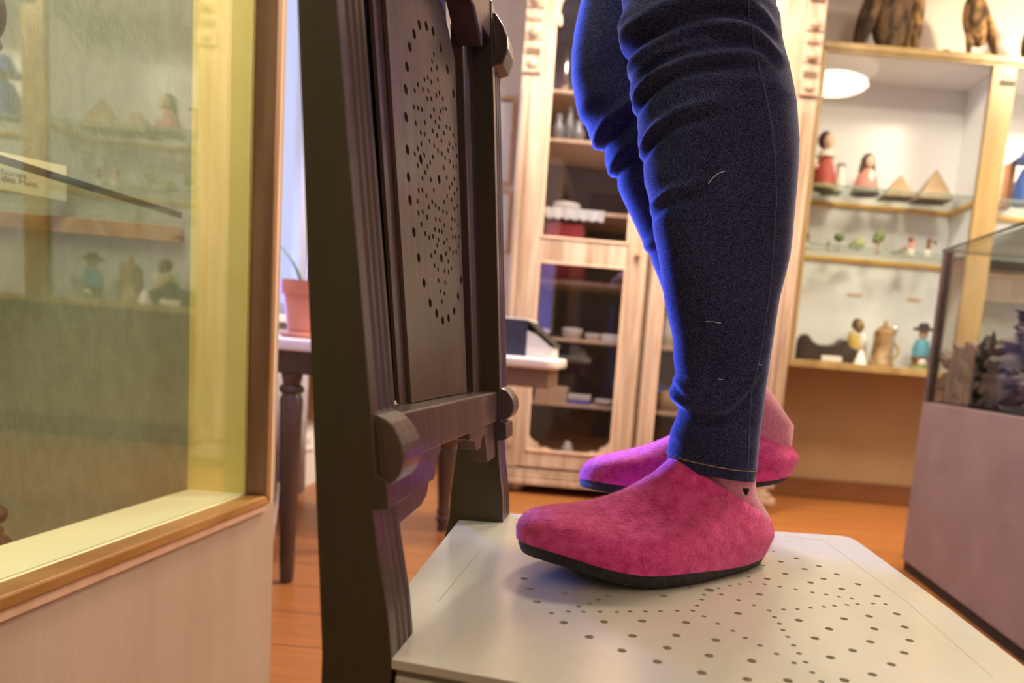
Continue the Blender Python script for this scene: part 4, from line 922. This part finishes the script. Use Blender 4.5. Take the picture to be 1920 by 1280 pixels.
# groove ring: only the rim is needed, so cut a rim strip
bm.free(); bm = BM()
def ringwall(bm, pts, z0_, z1_, th):
    inn = inset(pts, th); n = len(pts)
    a = [bm.verts.new((x, y, z0_)) for x, y in pts]; b = [bm.verts.new((x, y, z1_)) for x, y in pts]
    c = [bm.verts.new((x, y, z0_)) for x, y in inn]; d = [bm.verts.new((x, y, z1_)) for x, y in inn]
    for i in range(n):
        j = (i+1) % n
        bm.faces.new([a[i], a[j], b[j], b[i]]); bm.faces.new([c[j], c[i], d[i], d[j]]); bm.faces.new([b[i], b[j], d[j], d[i]]); bm.faces.new([a[j], a[i], c[i], c[j]])
ringwall(bm, inset(outl, .0035), SZT-.0105, SZT-.0062, .03); finish('seat_groove', bm, flat('olive_gap_paint', (.16,.16,.08)), seat)
bm = BM(); ringwall(bm, inset(outl, .002), SZT-.060, SZT-.0107, .028); finish('seat_frame', bm, M_seat, chair, bevel=.003)
for (x, y) in ((.285, .40), (.268, .845)):
    bm = BM(); rings = []
    for z, h_ in ((0,.013),(.2,.017),(.35,.020),(SZT-.0615,.021)): rings.append([Vector((x+a*h_-.02, y+b*h_+(.005 if y < .6 else -.005), z)) for a, b in ((-1,-1),(1,-1),(1,1),(-1,1))])
    loft(bm, rings); finish('front_leg', bm, M_brown, chair, bevel=.002)

# ------------------------------------------------------------------ the person
person = empty('person', (.10, .72, SZT), 'person in dark blue jeans and pink felt slippers stepping on the chair seat', 'person')
# --- slipper in local axes: x towards the toe, y sideways (+ = inner side for near foot), z up
Hh = Vector((.157, .742)); To = Vector((-.092, .640)); ax = (To-Hh).normalized(); ay = Vector((-ax.y, ax.x))  # ay points to -Y side? fixed below
if ay.y > 0: ay = -ay       # local +y = towards the camera
near_o = [(-.093,.642),(-.086,.620),(-.066,.605),(-.040,.597),(-.010,.594),(.025,.600),(.058,.616),(.088,.640),(.115,.667),(.138,.693),(.155,.718),(.160,.738)]
far_o = [(.157,.757),(.143,.772),(.120,.776),(.090,.763),(.055,.742),(.015,.722),(-.025,.706),(-.060,.692),(-.083,.672)]
def tolocal(p_): v = Vector(p_) - Hh; return Vector((v.dot(ax), v.dot(ay)))
OUT = [tolocal(p_) for p_ in near_o + far_o]
OUT.append(OUT[0])
def catmull(P, n):
    res = []; m_ = len(P)-1
    for i in range(m_):
        a, b, c, d = P[(i-1) % m_], P[i], P[i+1], P[(i+2) % m_] if i+2 > m_ else P[i+2]
        for k in range(n):
            u = k/n; res.append(.5*((2*b)+(c-a)*u+(2*a-5*b+4*c-d)*u*u+(3*b-a-3*c+d)*u**3))
    return res
OUTS = catmull(OUT, 5)
NO = len(OUTS)
Lf = max(p_.x for p_ in OUTS)
def spring(x): return .017*sm((x-.15)/.12)**1.3 + .002
CC = Vector((.060, .004)); CA, CB_ = .060, .036
def collar(d):
    p_ = Vector((CC.x + CA*d.x, CC.y + CB_*d.y)); t_ = (p_.x-(CC.x-CA))/(2*CA)
    z = .047 + .060*t_**1.1
    return Vector((p_.x, p_.y, z))
def slipper(T, name_parent, flip):
    col_pts = []; rings = [[] for _ in range(15)]
    inner = [[] for _ in range(3)]
    NS = 15
    for p_ in OUTS:
        # collar direction chosen by angle about a point under the ankle
        dv = Vector((p_.x-CC.x, (p_.y-CC.y)))
        if dv.x > 0: dn = Vector((dv.x/(Lf-CC.x), dv.y/.062))
        else: dn = Vector((dv.x/CC.x, dv.y/.045))
        dn = dn.normalized()
        c = collar(dn); P0 = Vector((p_.x, p_.y, .0055 + .006*sm((p_.x-.04)/.10) + spring(p_.x))); out = Vector((dv.x, dv.y, 0)).normalized()
        toe = sm((p_.x-.10)/.15)
        hz = lerp(.032, .049, toe); ob = lerp(.009, .010, toe)
        Pa = P0 + Vector((0,0,hz)) + out*ob
        mid = Vector((lerp(c.x, P0.x, .52*toe), lerp(c.y, P0.y, .45*toe), 0))
        Pb = Vector((mid.x, mid.y, c.z - lerp(.022, .074, toe))) + out*lerp(.007, .0, toe)
        for k in range(NS):
            u = k/(NS-1); q_ = P0*(1-u)**3 + Pa*3*u*(1-u)**2 + Pb*3*u*u*(1-u) + c*u**3
            nz = noise.noise(q_*38)*.0016 + noise.noise(q_*90)*.0006
            q_ = q_ + out*nz*min(1, u*6)*min(1, (1-u)*8)
            rings[k].append(q_)
        inn = Vector((c.x-CC.x, c.y-CC.y, 0)); inn = inn*(-.0035/ max(inn.length, .001)) 
        inner[0].append(c + inn*.5 + Vector((0,0,.0012))); inner[1].append(c + inn); inner[2].append(c + inn*1.3 - Vector((0,0,.03)))
    bm = BM(); RR = [[T(q_) for q_ in r] for r in rings] + [[T(q_) for q_ in r] for r in inner]
    loft(bm, RR, cap=False)
    # closed underside
    fb = bm.faces.new([bm.verts.new(T(q_)) for q_ in rings[0]])
    up = finish('slipper', bm, M_felt, name_parent, smooth=True)
    # sole
    bm = BM(); so = []
    for (sc_, dz) in ((.91,.0),(.965,.12),(.985,.6),(.985,1.0)):
        so.append([T(Vector((lerp(.12, p_.x, sc_), p_.y*sc_, spring(p_.x) - .002 + dz*(.0085 + .006*sm((p_.x-.04)/.10))))) for p_ in OUTS])
    loft(bm, so); finish('sole', bm, M_sole, up, smooth=True, label='black rubber sole', angle=60)
    # felt fibres
    bm = BM(); rnd = random.Random(3)
    for _ in range(8500):
        k = rnd.randrange(1, NS-2); i = rnd.randrange(NO); a = RR[k][i]; b = RR[k][(i+1) % NO]; c = RR[k+1][i]
        s_, t_ = rnd.random(), rnd.random(); p0 = a + (b-a)*s_ + (c-a)*t_
        nrm = (b-a).cross(c-a)
        if nrm.length < 1e-9: continue
        nrm.normalize()
        cen_ = T(Vector((.12, 0, .03)))
        if nrm.dot(p0-cen_) < 0: nrm = -nrm
        tan = Vector((rnd.uniform(-1,1), rnd.uniform(-1,1), rnd.uniform(-1,1))); tan = (tan - nrm*tan.dot(nrm)*.85).normalized()
        L_ = rnd.uniform(.0025, .0065); w_ = .00013; sd = tan.cross(nrm).normalized()*w_
        p1 = p0 + tan*L_*.5 + nrm*.0009; p2 = p0 + tan*L_ + nrm*rnd.uniform(-.0002, .0022)
        v = [bm.verts.new(q_) for q_ in (p0-sd, p0+sd, p1+sd, p1-sd, p2)]
        bm.faces.new([v[0], v[1], v[2], v[3]]); bm.faces.new([v[3], v[2], v[4]])
    fz = finish('felt_fuzz', bm, M_fuzz, up, kind='stuff')
    return up
def Tn(q_):
    w2 = Hh + ax*q_.x + ay*q_.y; return Vector((w2.x, w2.y, SZT + q_.z + .0005))
sl1 = slipper(Tn, person, False)
# far foot: mirrored, pitched a little heel up, lifted off the seat
toeF = atY(1086, 893, .80); heelF = atY(1474, 862, .83)
dirF = Vector((-1, -.05, 0)).normalized(); sideF = Vector((-dirF.y, dirF.x, 0)); 
if sideF.y < 0: sideF = -sideF
Lsc = (Vector((heelF.x-toeF.x, 0, 0)).length)/ (Lf-.014)
pitch = math.radians(-11.0)
originF = Vector((heelF.x+.0, .845, .545))
def Tf(q_):
    x, y, z = q_.x*Lsc, q_.y*Lsc, q_.z*Lsc
    x2 = x*math.cos(pitch) + z*math.sin(-pitch)*-1; z2 = z*math.cos(pitch) + x*math.sin(pitch)
    return originF + dirF*x2 + sideF*y + Vector((0,0,z2))
sl2 = slipper(Tf, person, True)

# --- legs
Lp = [(-260,1180),(-150,1172),(-60,1166),(0,1164),(34,1169),(65,1158),(89,1164),(107,1177),(144,1177),(165,1183),(182,1178),(206,1188),(251,1196),(271,1195),(309,1205),(344,1208),(368,1215),(395,1219),(440,1226),(471,1232),(563,1246),(631,1261),(673,1263),(703,1268),(732,1257),(753,1259),(770,1272),(783,1270),(808,1261),(838,1253),(863,1251),(905,1251)]
Rp = [(-260,1460),(-150,1455),(-60,1452),(0,1452),(31,1447),(55,1456),(76,1457),(100,1461),(141,1473),(213,1487),(275,1492),(330,1490),(440,1483),(483,1478),(559,1462),(631,1451),(690,1443),(749,1436),(800,1430),(863,1424),(905,1419)]
def Yc(z): return lerp(.712, .690, sm((z-.56)/.4))
Lz = sorted((atY(x, y, .70).z, atY(x, y, .70).x) for y, x in Lp); Rz = sorted((atY(x, y, .70).z, atY(x, y, .70).x) for y, x in Rp)
ridges = [  # px polyline, amplitude, width (m)
    ([(1160,92),(1230,78),(1300,60),(1400,58)], .0030, .0060),
    ([(1172,40),(1260,18),(1400,-8)], .0040, .0075),
    ([(1182,168),(1230,134),(1280,120),(1340,112),(1415,106)], .0040, .0050),
    ([(1172,118),(1230,100),(1300,86),(1380,82)], .0026, .0050),
    ([(1196,262),(1230,230),(1270,212),(1340,198)], .0030, .0050),
    ([(1215,372),(1260,352),(1320,342)], .0020, .0050),
    ([(1460,92),(1440,72),(1400,62),(1370,60)], .0030, .0060),
    ([(1452,40),(1430,22),(1390,12)], .0030, .0060),
    ([(1258,742),(1290,762),(1330,775),(1380,770)], .0030, .0060),
    ([(1438,700),(1410,735),(1370,770)], .0022, .0060),
    ([(1262,700),(1290,735),(1320,760)], .0018, .0050),
    ([(1252,820),(1300,836),(1420,850)], .0018, .0050),
    ([(1448,640),(1420,655),(1380,668)], .0010, .006),
]
RW = []
for pl, A_, w_ in ridges:
    pts_ = [atY(x, y, .64) for x, y in pl]; pts_.sort(key=lambda v: v.x)
    RW.append(([(v.x, v.z) for v in pts_], A_, w_))
def crease(x, z):
    d = 0
    for pl, A_, w_ in RW:
        x0_, x1_ = pl[0][0], pl[-1][0]; zr = interp(pl, x)
        fl = 1.0
        e0, e1 = .02, .03
        fl *= sm((x-x0_+.03)/.03) * sm((x1_-x+.02)/.04)
        dz = z - zr
        d += 1.5*A_*fl*(math.exp(-(dz/w_)**2) - .9*math.exp(-((dz+1.7*w_)/(w_*1.15))**2))
    return d
def ellring(cx, cy_, a, b, z, n, fn=None, tiltz=0):
    r_ = []
    for i in range(n):
        t_ = 2*PI*i/n; ex = abs(math.cos(t_))**.92*math.copysign(1, math.cos(t_)); ey = abs(math.sin(t_))**.92*math.copysign(1, math.sin(t_))
        x = cx + a*ex; y = cy_ + b*ey
        r_.append(Vector((x, y, z + tiltz*(x-cx))))
    return r_
jb = BM(); rings = []; NR = 300; NA = 120
zhem = .566; ztop = Lz[-1][0]
hipz = 1.34
for k in range(NR+1):
    z = lerp(zhem, 1.08, k/NR); l_ = interp(Lz, z); r__ = interp(Rz, z)
    a = (r__-l_)/2; cx = (r__+l_)/2; b = a*lerp(.86, .80, sm((z-.6)/.3)); cy_ = Yc(z)
    ring = ellring(cx, cy_, a, b, z, NA, tiltz=-.10*(1-sm((z-zhem)/.12)))
    out_ = []
    for p_ in ring:
        dv = Vector(((p_.x-cx)/a, (p_.y-cy_)/b, 0)); nn = dv.normalized()
        wgt = 1.0 if p_.y < cy_ else .7
        dsp = crease(p_.x, p_.z)*wgt*min(1, abs(dv.y)*1.6+.25)
        dsp += .0009*noise.noise(p_*26)
        out_.append(p_ + nn*dsp)
    rings.append(out_)
# up the thigh to the hip (above the picture)
top = rings[-1]; c1_ = sum(top, Vector())/NA
for k in range(1, 9):
    u = k/8; zc = lerp(1.08, 1.30, u); s_ = lerp(1.0, 1.12, u); off = Vector((lerp(0, .04, u), lerp(0, .02, u), 0))
    rings.append([Vector((c1_.x + (p_.x-c1_.x)*s_, c1_.y + (p_.y-c1_.y)*s_, zc)) + off for p_ in top])
legA = rings
# inner hem turn
hem = rings[0]; ch_ = sum(hem, Vector())/NA
hin = [ch_ + (p_-ch_)*.965 for p_ in hem]; hin2 = [ch_ + (p_-ch_)*.955 + Vector((0,0,.03)) for p_ in hem]
loft(jb, [hin2, hin] + rings, cap=False)
# far leg: rings perpendicular to a slanting shin
Lf_px = [(1088,-120),(1090,0),(1078,60),(1071,110),(1071,150),(1080,195),(1095,235),(1104,258),(1130,288),(1134,310),(1150,330),(1167,372),(1186,412),(1205,452),(1225,500),(1244,548),(1262,600),(1282,660),(1300,720)]
FY = .835
LW = [atY(x, y, FY) for x, y in Lf_px]
def samp(P, n):
    L_ = [0]
    for a, b in zip(P, P[1:]): L_.append(L_[-1] + (b-a).length)
    res = []
    for k in range(n+1):
        s_ = L_[-1]*k/n
        for i in range(len(L_)-1):
            if s_ <= L_[i+1]+1e-9: res.append(P[i].lerp(P[i+1], (s_-L_[i])/(L_[i+1]-L_[i]+1e-12))); break
    return res
ls = samp(LW, 140)
# smooth direction
rings = []; NF = 90
fr = [([(1100,262),(1130,228),(1170,205),(1200,190)], .0045, .008), ([(1134,310),(1160,285),(1200,262)], .004, .007), ([(1206,455),(1230,445),(1260,440)], .002, .006), ([(1076,190),(1120,170)], .002,.01)]
FR = []
for pl, A_, w_ in fr:
    q_ = sorted([(atY(x, y, FY-.05).x, atY(x, y, FY-.05).z) for x, y in pl]); FR.append((q_, A_, w_))
for k, p_ in enumerate(ls):
    a_ = ls[max(k-16, 0)]; b_ = ls[min(k+16, len(ls)-1)]; d = (b_-a_).normalized()
    nrm = Vector((-d.z, 0, d.x)); 
    if nrm.x < 0: nrm = -nrm
    u = k/(len(ls)-1)
    wd = interp([(0,.155),(.12,.150),(.3,.140),(.45,.142),(.6,.132),(.75,.118),(.9,.10),(1,.092)], u)
    c_ = p_ + nrm*wd/2; b2 = wd*.40
    ring = []
    for i in range(NF):
        t_ = 2*PI*i/NF; q_ = c_ + nrm*(wd/2*math.cos(t_)) + Vector((0, b2*math.sin(t_), 0))
        ds = 0
        for pl, A_, w_ in FR:
            fl = sm((pl[-1][0]-q_.x+.04)/.06); dz = q_.z - interp(pl, q_.x); ds += A_*fl*(math.exp(-(dz/w_)**2) - .9*math.exp(-((dz+1.7*w_)/(w_*1.1))**2))
        nn = (nrm*math.cos(t_) + Vector((0, math.sin(t_), 0))).normalized()
        ring.append(q_ + nn*(ds + .0008*noise.noise(q_*24)))
    rings.append(ring)
rings.reverse()   # ankle first
ankF = sum(rings[0], Vector())/NF
# continue to the hip
top = rings[-1]; c2_ = sum(top, Vector())/NF
tgt = Vector((c1_.x+.05, .86, 1.30))
for k in range(1, 9):
    u = k/8; c_ = c2_.lerp(tgt, u); rings.append([c_ + Vector(((p_.x-c2_.x)*lerp(1,1.05,u), (p_.y-c2_.y)*lerp(1,1.25,u), (p_.z-c2_.z)*(1-u))) for p_ in top])
loft(jb, rings, cap=False)
# pelvis
pel = []
hc = Vector((c1_.x+.045, .78, 0))
for z, sx_, sy_ in ((1.14,.088,.118),(1.18,.098,.145),(1.23,.106,.158),(1.29,.112,.165),(1.34,.115,.168),(1.40,.105,.155),(1.45,.092,.135)):
    pel.append([Vector((hc.x + sx_*math.cos(2*PI*i/48), hc.y + sy_*math.sin(2*PI*i/48), z)) for i in range(48)])
loft(jb, pel)
jeans = finish('jeans', jb, M_denim, person, smooth=True)
# hem stitching: a real thread run of stitches
def surf(z, th):
    """point on the near leg's surface, th measured round the leg"""
    k = min(max((z-zhem)/(1.08-zhem)*NR, 0), NR-1e-3); i0 = int(k); f = k-i0; i = th/(2*PI)*NA; j0 = int(math.floor(i)) % NA; g = i-math.floor(i)
    a = legA[i0][j0].lerp(legA[i0][(j0+1) % NA], g); b = legA[i0+1][j0].lerp(legA[i0+1][(j0+1) % NA], g)
    return a.lerp(b, f)
def nout(z, th):
    c_ = sum(legA[min(int((z-zhem)/(1.08-zhem)*NR), NR)], Vector())/NA; v = surf(z, th)-c_; v.z = 0; return v.normalized()
bm = BM(); NSt = 150
for k in range(NSt):
    t0 = 2*PI*k/NSt; t1 = t0 + 2*PI/NSt*.72; z_ = zhem+.0105
    tube(bm, [surf(z_, t0)+nout(z_, t0)*.0002, surf(z_, (t0+t1)/2)+nout(z_, (t0+t1)/2)*.0007, surf(z_, t1)+nout(z_, t1)*.0002], .00042, 5)
finish('hem_stitching', bm, M_thread, jeans, label='ochre stitching round the hem')
bm = BM()
for k in range(1): 
    z_ = zhem+.0118; pts_ = [surf(z_, 2*PI*i/80)+nout(z_, 2*PI*i/80)*.0001 for i in range(81)]; tube(bm, pts_, .0009, 6)
finish('hem_fold', bm, M_denim, jeans, smooth=True)
# side seam
sp = [(1392,0),(1401,69),(1418,155),(1435,223),(1449,309),(1453,380),(1451,440),(1447,547),(1440,610),(1434,656),(1424,700),(1415,735),(1413,800),(1411,884)]
SW = sorted((atY(x, y, .655).z, atY(x, y, .655).x) for x, y in sp)
bm = BM(); A = []; Bv = []
def th_for(x, z):
    best = None
    for i in range(60, 120):
        t_ = 2*PI*i/120; q_ = surf(z, t_)
        if best is None or abs(q_.x-x) < best[0]: best = (abs(q_.x-x), t_)
    lo, hi = best[1]-2*PI/120, best[1]+2*PI/120
    for _ in range(12):
        m1 = (lo+hi)/2
        if surf(z, m1).x < x: lo = m1
        else: hi = m1
    return (lo+hi)/2
n = 160; pts_ = []
for k in range(n+1):
    z = lerp(zhem+.002, 1.04, k/n); x = interp(SW, z); t_ = th_for(x, z); pts_.append((surf(z, t_), nout(z, t_), z, t_))
rr = []
for (q_, nn, z, t_) in pts_:
    tg = Vector((-nn.y, nn.x, 0)); rr.append([q_ - tg*.0012 - nn*.0003, q_ - tg*.0007 + nn*.0007, q_ + tg*.0007 + nn*.0007, q_ + tg*.0012 - nn*.0003])
loft(bm, rr); finish('side_seam', bm, M_seam, jeans, smooth=True)
# lint threads
for pl in ([(1328,345),(1337,334),(1348,326),(1358,323)], [(1329,600),(1343,601),(1358,604)], [(1432,684),(1443,685)], [(1355,713),(1366,714)]):
    bm = BM(); P_ = []
    for x, y in pl:
        q_ = atY(x, y, .64); t_ = th_for(q_.x, q_.z); P_.append(surf(q_.z, t_) + nout(q_.z, t_)*.0008)
    if len(P_) == 2: P_.insert(1, (P_[0]+P_[1])/2)
    tube(bm, P_, .00028, 5); finish('lint_thread', bm, M_lint, jeans, label='white lint thread')
# socks
def sock(P_, R_, parent):
    bm = BM(); rings = []
    for (c_, d_), (a, b) in zip(P_, R_):
        d_ = Vector(d_).normalized(); s1 = Vector((1, 0, 0)); s1 = (s1 - d_*s1.dot(d_)).normalized(); s2 = d_.cross(s1)
        rings.append([Vector(c_) + s1*a*math.cos(2*PI*i/36) + s2*b*math.sin(2*PI*i/36) for i in range(36)])
    loft(bm, rings); return finish('sock', bm, M_sock, parent, smooth=True)
hc2 = sum(legA[0], Vector())/NA
k0 = Tn(Vector((.055, .003, .03)))
sk1 = sock([((k0.x, k0.y, SZT+.035), (0,0,1)), ((k0.x+.002, k0.y, SZT+.055), (0,0,1)), ((hc2.x+.010, hc2.y+.002, SZT+.075), (0,0,1)), ((hc2.x+.008, hc2.y, SZT+.10), (0,0,1)), ((hc2.x+.004, hc2.y, SZT+.15), (0,0,1))],
           [(.048,.030), (.046,.031), (.039,.031), (.037,.029), (.034,.026)], person)
# black motif on the sock
q_ = atY(1399, 921, .675)
bm = BM()
for dx, dz, r_ in ((-.0012,.0012,.0019),(.0014,.0013,.0019),(0,-.0008,.0022),(.0004,-.003,.0012)): ball(bm, (q_.x+dx, .6765, q_.z+dz), r_, .004, r_, 8)
finish('sock_motif', bm, M_sockd, sk1, label='small black heart motif')
kF = Tf(Vector((.048, 0, .03)))
upF = (rings_dir := (ankF - kF)).normalized()
sk2 = sock([((kF.x, kF.y, kF.z), (0,0,1)), ((kF.x, kF.y, kF.z+.025), (0,0,1)), ((kF.x+.004, kF.y, kF.z+.05), (.1,0,1)), (tuple(kF.lerp(ankF, .75)), upF), (tuple(ankF + upF*.03), upF)],
           [(.046,.030), (.046,.031), (.042,.031), (.038,.032), (.036,.032)], person)
q_ = atY(1447, 793, .816)
bm = BM(); ball(bm, q_, .003, .003, .003, 8); finish('sock_motif', bm, M_sockd, sk2)
# body above the picture: one continuous skinned mesh (torso, neck, head, arms, hands) and legs inside the jeans
def LC(z): return tuple(sum(legA[min(int((z-zhem)/(1.08-zhem)*NR), NR)], Vector())/NA)
def FC(i): return tuple(sum(rings[i], Vector())/len(rings[i]))
me = bpy.data.meshes.new('body')
hx, hy = hc.x, hc.y
V = [(hx,hy,1.36),(hx,hy,1.50),(hx-.01,hy,1.66),(hx-.01,hy,1.80),(hx-.015,hy,1.87),(hx-.02,hy,1.93),(hx-.03,hy,2.02),(hx-.03,hy,2.09),
     (hx-.01,hy-.16,1.77),(hx-.0,hy-.22,1.52),(hx-.14,hy-.22,1.34),(hx-.19,hy-.21,1.30),
     (hx-.01,hy+.16,1.77),(hx+.0,hy+.23,1.52),(hx-.13,hy+.24,1.34),(hx-.18,hy+.23,1.30),
     (hx-.02,hy-.08,1.26),LC(1.05),LC(.80),LC(.66),LC(.57),
     (hx-.02,hy+.08,1.26),tuple(c2_),FC(90),FC(40),tuple(ankF),(kF.x,kF.y,kF.z+.03),
     (hx-.235,hy-.20,1.285),(hx-.225,hy-.225,1.275),(hx-.22,hy-.18,1.28),(hx-.225,hy+.23,1.285),(hx-.215,hy+.21,1.28),(hx-.22,hy+.25,1.275)]
Ed = [(0,1),(1,2),(2,3),(3,4),(4,5),(5,6),(6,7),(3,8),(8,9),(9,10),(10,11),(3,12),(12,13),(13,14),(14,15),(0,16),(16,17),(17,18),(18,19),(19,20),(0,21),(21,22),(22,23),(23,24),(24,25),(25,26),(11,27),(11,28),(11,29),(15,30),(15,31),(15,32)]
Rd = [(.07,.10),(.09,.11),(.10,.13),(.09,.12),(.05,.05),(.05,.05),(.08,.07),(.06,.055),(.05,.05),(.038,.038),(.026,.026),(.022,.03),(.05,.05),(.038,.038),(.026,.026),(.022,.03),
      (.045,.045),(.042,.042),(.036,.036),(.020,.020),(.018,.018),(.045,.045),(.045,.045),(.040,.04),(.03,.03),(.022,.022),(.02,.02)] + [(.009,.009)]*6
# hands: drop the plain stubs, add a palm with four unequal bent fingers and a side thumb
V = V[:27]; Ed = Ed[:-6]; Rd = Rd[:27]
for wi, sd in ((11, 1), (15, -1)):
    w0 = Vector(V[wi]); d_ = Vector((-.80, 0, -.60)); pm = w0 + d_*.045; V.append(tuple(pm)); Rd.append((.013,.032)); Ed.append((wi, len(V)-1)); pi_ = len(V)-1
    for k, (oy, l_) in enumerate(((-.030,.062),(-.010,.072),(.010,.068),(.030,.052))):
        b_ = pm + d_*.030 + Vector((0, oy, 0)); m_ = b_ + d_*l_*.5; e_ = m_ + Vector((-.45, 0, -.89))*l_*.5
        i0 = len(V); V += [tuple(b_), tuple(m_), tuple(e_)]; Rd += [(.009,.009),(.0085,.0085),(.007,.007)]; Ed += [(pi_, i0), (i0, i0+1), (i0+1, i0+2)]
    b_ = w0 + d_*.02 + Vector((0, sd*.034, 0)); e_ = b_ + Vector((-.55, sd*.35, -.65))*.045
    i0 = len(V); V += [tuple(b_), tuple(e_)]; Rd += [(.010,.010),(.008,.008)]; Ed += [(wi, i0), (i0, i0+1)]
me.from_pydata([Vector(v)-person.location for v in V], Ed, [])
body = bpy.data.objects.new('body', me); COL.objects.link(body); body.parent = person
me.materials.append(M_skin)
body.modifiers.new('skin', 'SKIN'); 
for i, sv in enumerate(me.skin_vertices[0].data): sv.radius = Rd[i]
me.skin_vertices[0].data[0].use_root = True
ss = body.modifiers.new('sub', 'SUBSURF'); ss.levels = 1; ss.render_levels = 2
bm = BM(); rr = []
for z, a, b in ((1.42,.115,.155),(1.5,.108,.140),(1.6,.105,.138),(1.7,.118,.155),(1.78,.115,.168),(1.84,.09,.13),(1.875,.06,.065)):
    rr.append([Vector((hx-.008 + a*math.cos(2*PI*i/40), hy + b*math.sin(2*PI*i/40), z)) for i in range(40)])
loft(bm, rr)
for s_ in (-1, 1): tube(bm, [(hx-.01, hy+s_*.12, 1.79), (hx-.005, hy+s_*.18, 1.72), (hx, hy+s_*.225, 1.52), (hx-.07, hy+s_*.228, 1.42), (hx-.13, hy+s_*.23, 1.345)], [.06,.062,.05,.045,.036], 16)
finish('sweater', bm, M_sweater, person, smooth=True)
bm = BM(); ball(bm, (hx-.02, hy, 2.06), .105, .088, .105, 14); ball(bm, (hx+.05, hy, 1.96), .05, .08, .12, 12)
for s_ in (-1,): pass
finish('hair', bm, M_hair, person, smooth=True)

# ------------------------------------------------------------------ ceiling lamps
words = ('in the middle of the room', 'added nearly above the chair seat', 'added to brighten the glazed cabinet', 'added to brighten the pine display unit', 'added near the front wall')
for (x, y, z), w_ in zip(LAMPS, words):
    t = empty('ceiling_lamp', (x, y, ZC), 'round glowing ceiling lamp %s' % w_, 'lamp', 'round ceiling lamps')
    bm = BM(); lathe(bm, [(.001,0),(.10,0),(.11,-.03),(.30,-.045),(.30,-.055),(.001,-.055)], (x, y, ZC-.0005), 36); finish('lamp_body', bm, M_white, t, smooth=True, angle=40)
    bm = BM(); lathe(bm, [(.001,0),(.285,0),(.27,-.012),(.001,-.014)], (x, y, ZC-.0565), 36); finish('diffuser', bm, M_lampglow, t, smooth=True, angle=40)

for (p_, t_, e_, a_, c_), w_ in zip(SPOTS, ('aimed at the wall above the pine display unit', 'aimed at the glazed cabinet')):
    p_ = Vector(p_); d_ = (Vector(t_)-p_).normalized(); t = empty('ceiling_spotlight', (p_.x, p_.y, ZC), 'small white ceiling spotlight %s' % w_, 'lamp', 'ceiling spotlights')
    q_ = d_.to_track_quat('Z', 'Y').to_matrix()
    bm = BM(); lathe(bm, [(.001,-.12),(.03,-.12),(.045,-.06),(.052,-.012),(.047,-.012),(.036,-.03),(.001,-.035)], p_, 24, tilt=q_); finish('shade', bm, M_white, t, smooth=True, angle=50)
    bm = BM(); tube(bm, [p_ - d_*.125, p_ - d_*.14 + Vector((0,0,.03)), Vector((p_.x-d_.x*.15, p_.y-d_.y*.15, ZC-.012))], .008, 8); finish('stem', bm, M_white, t)
    bm = BM(); lathe(bm, [(.001,0),(.045,0),(.045,-.012),(.001,-.012)], (p_.x-d_.x*.15, p_.y-d_.y*.15, ZC-.0003), 24); finish('ceiling_plate', bm, M_white, t)
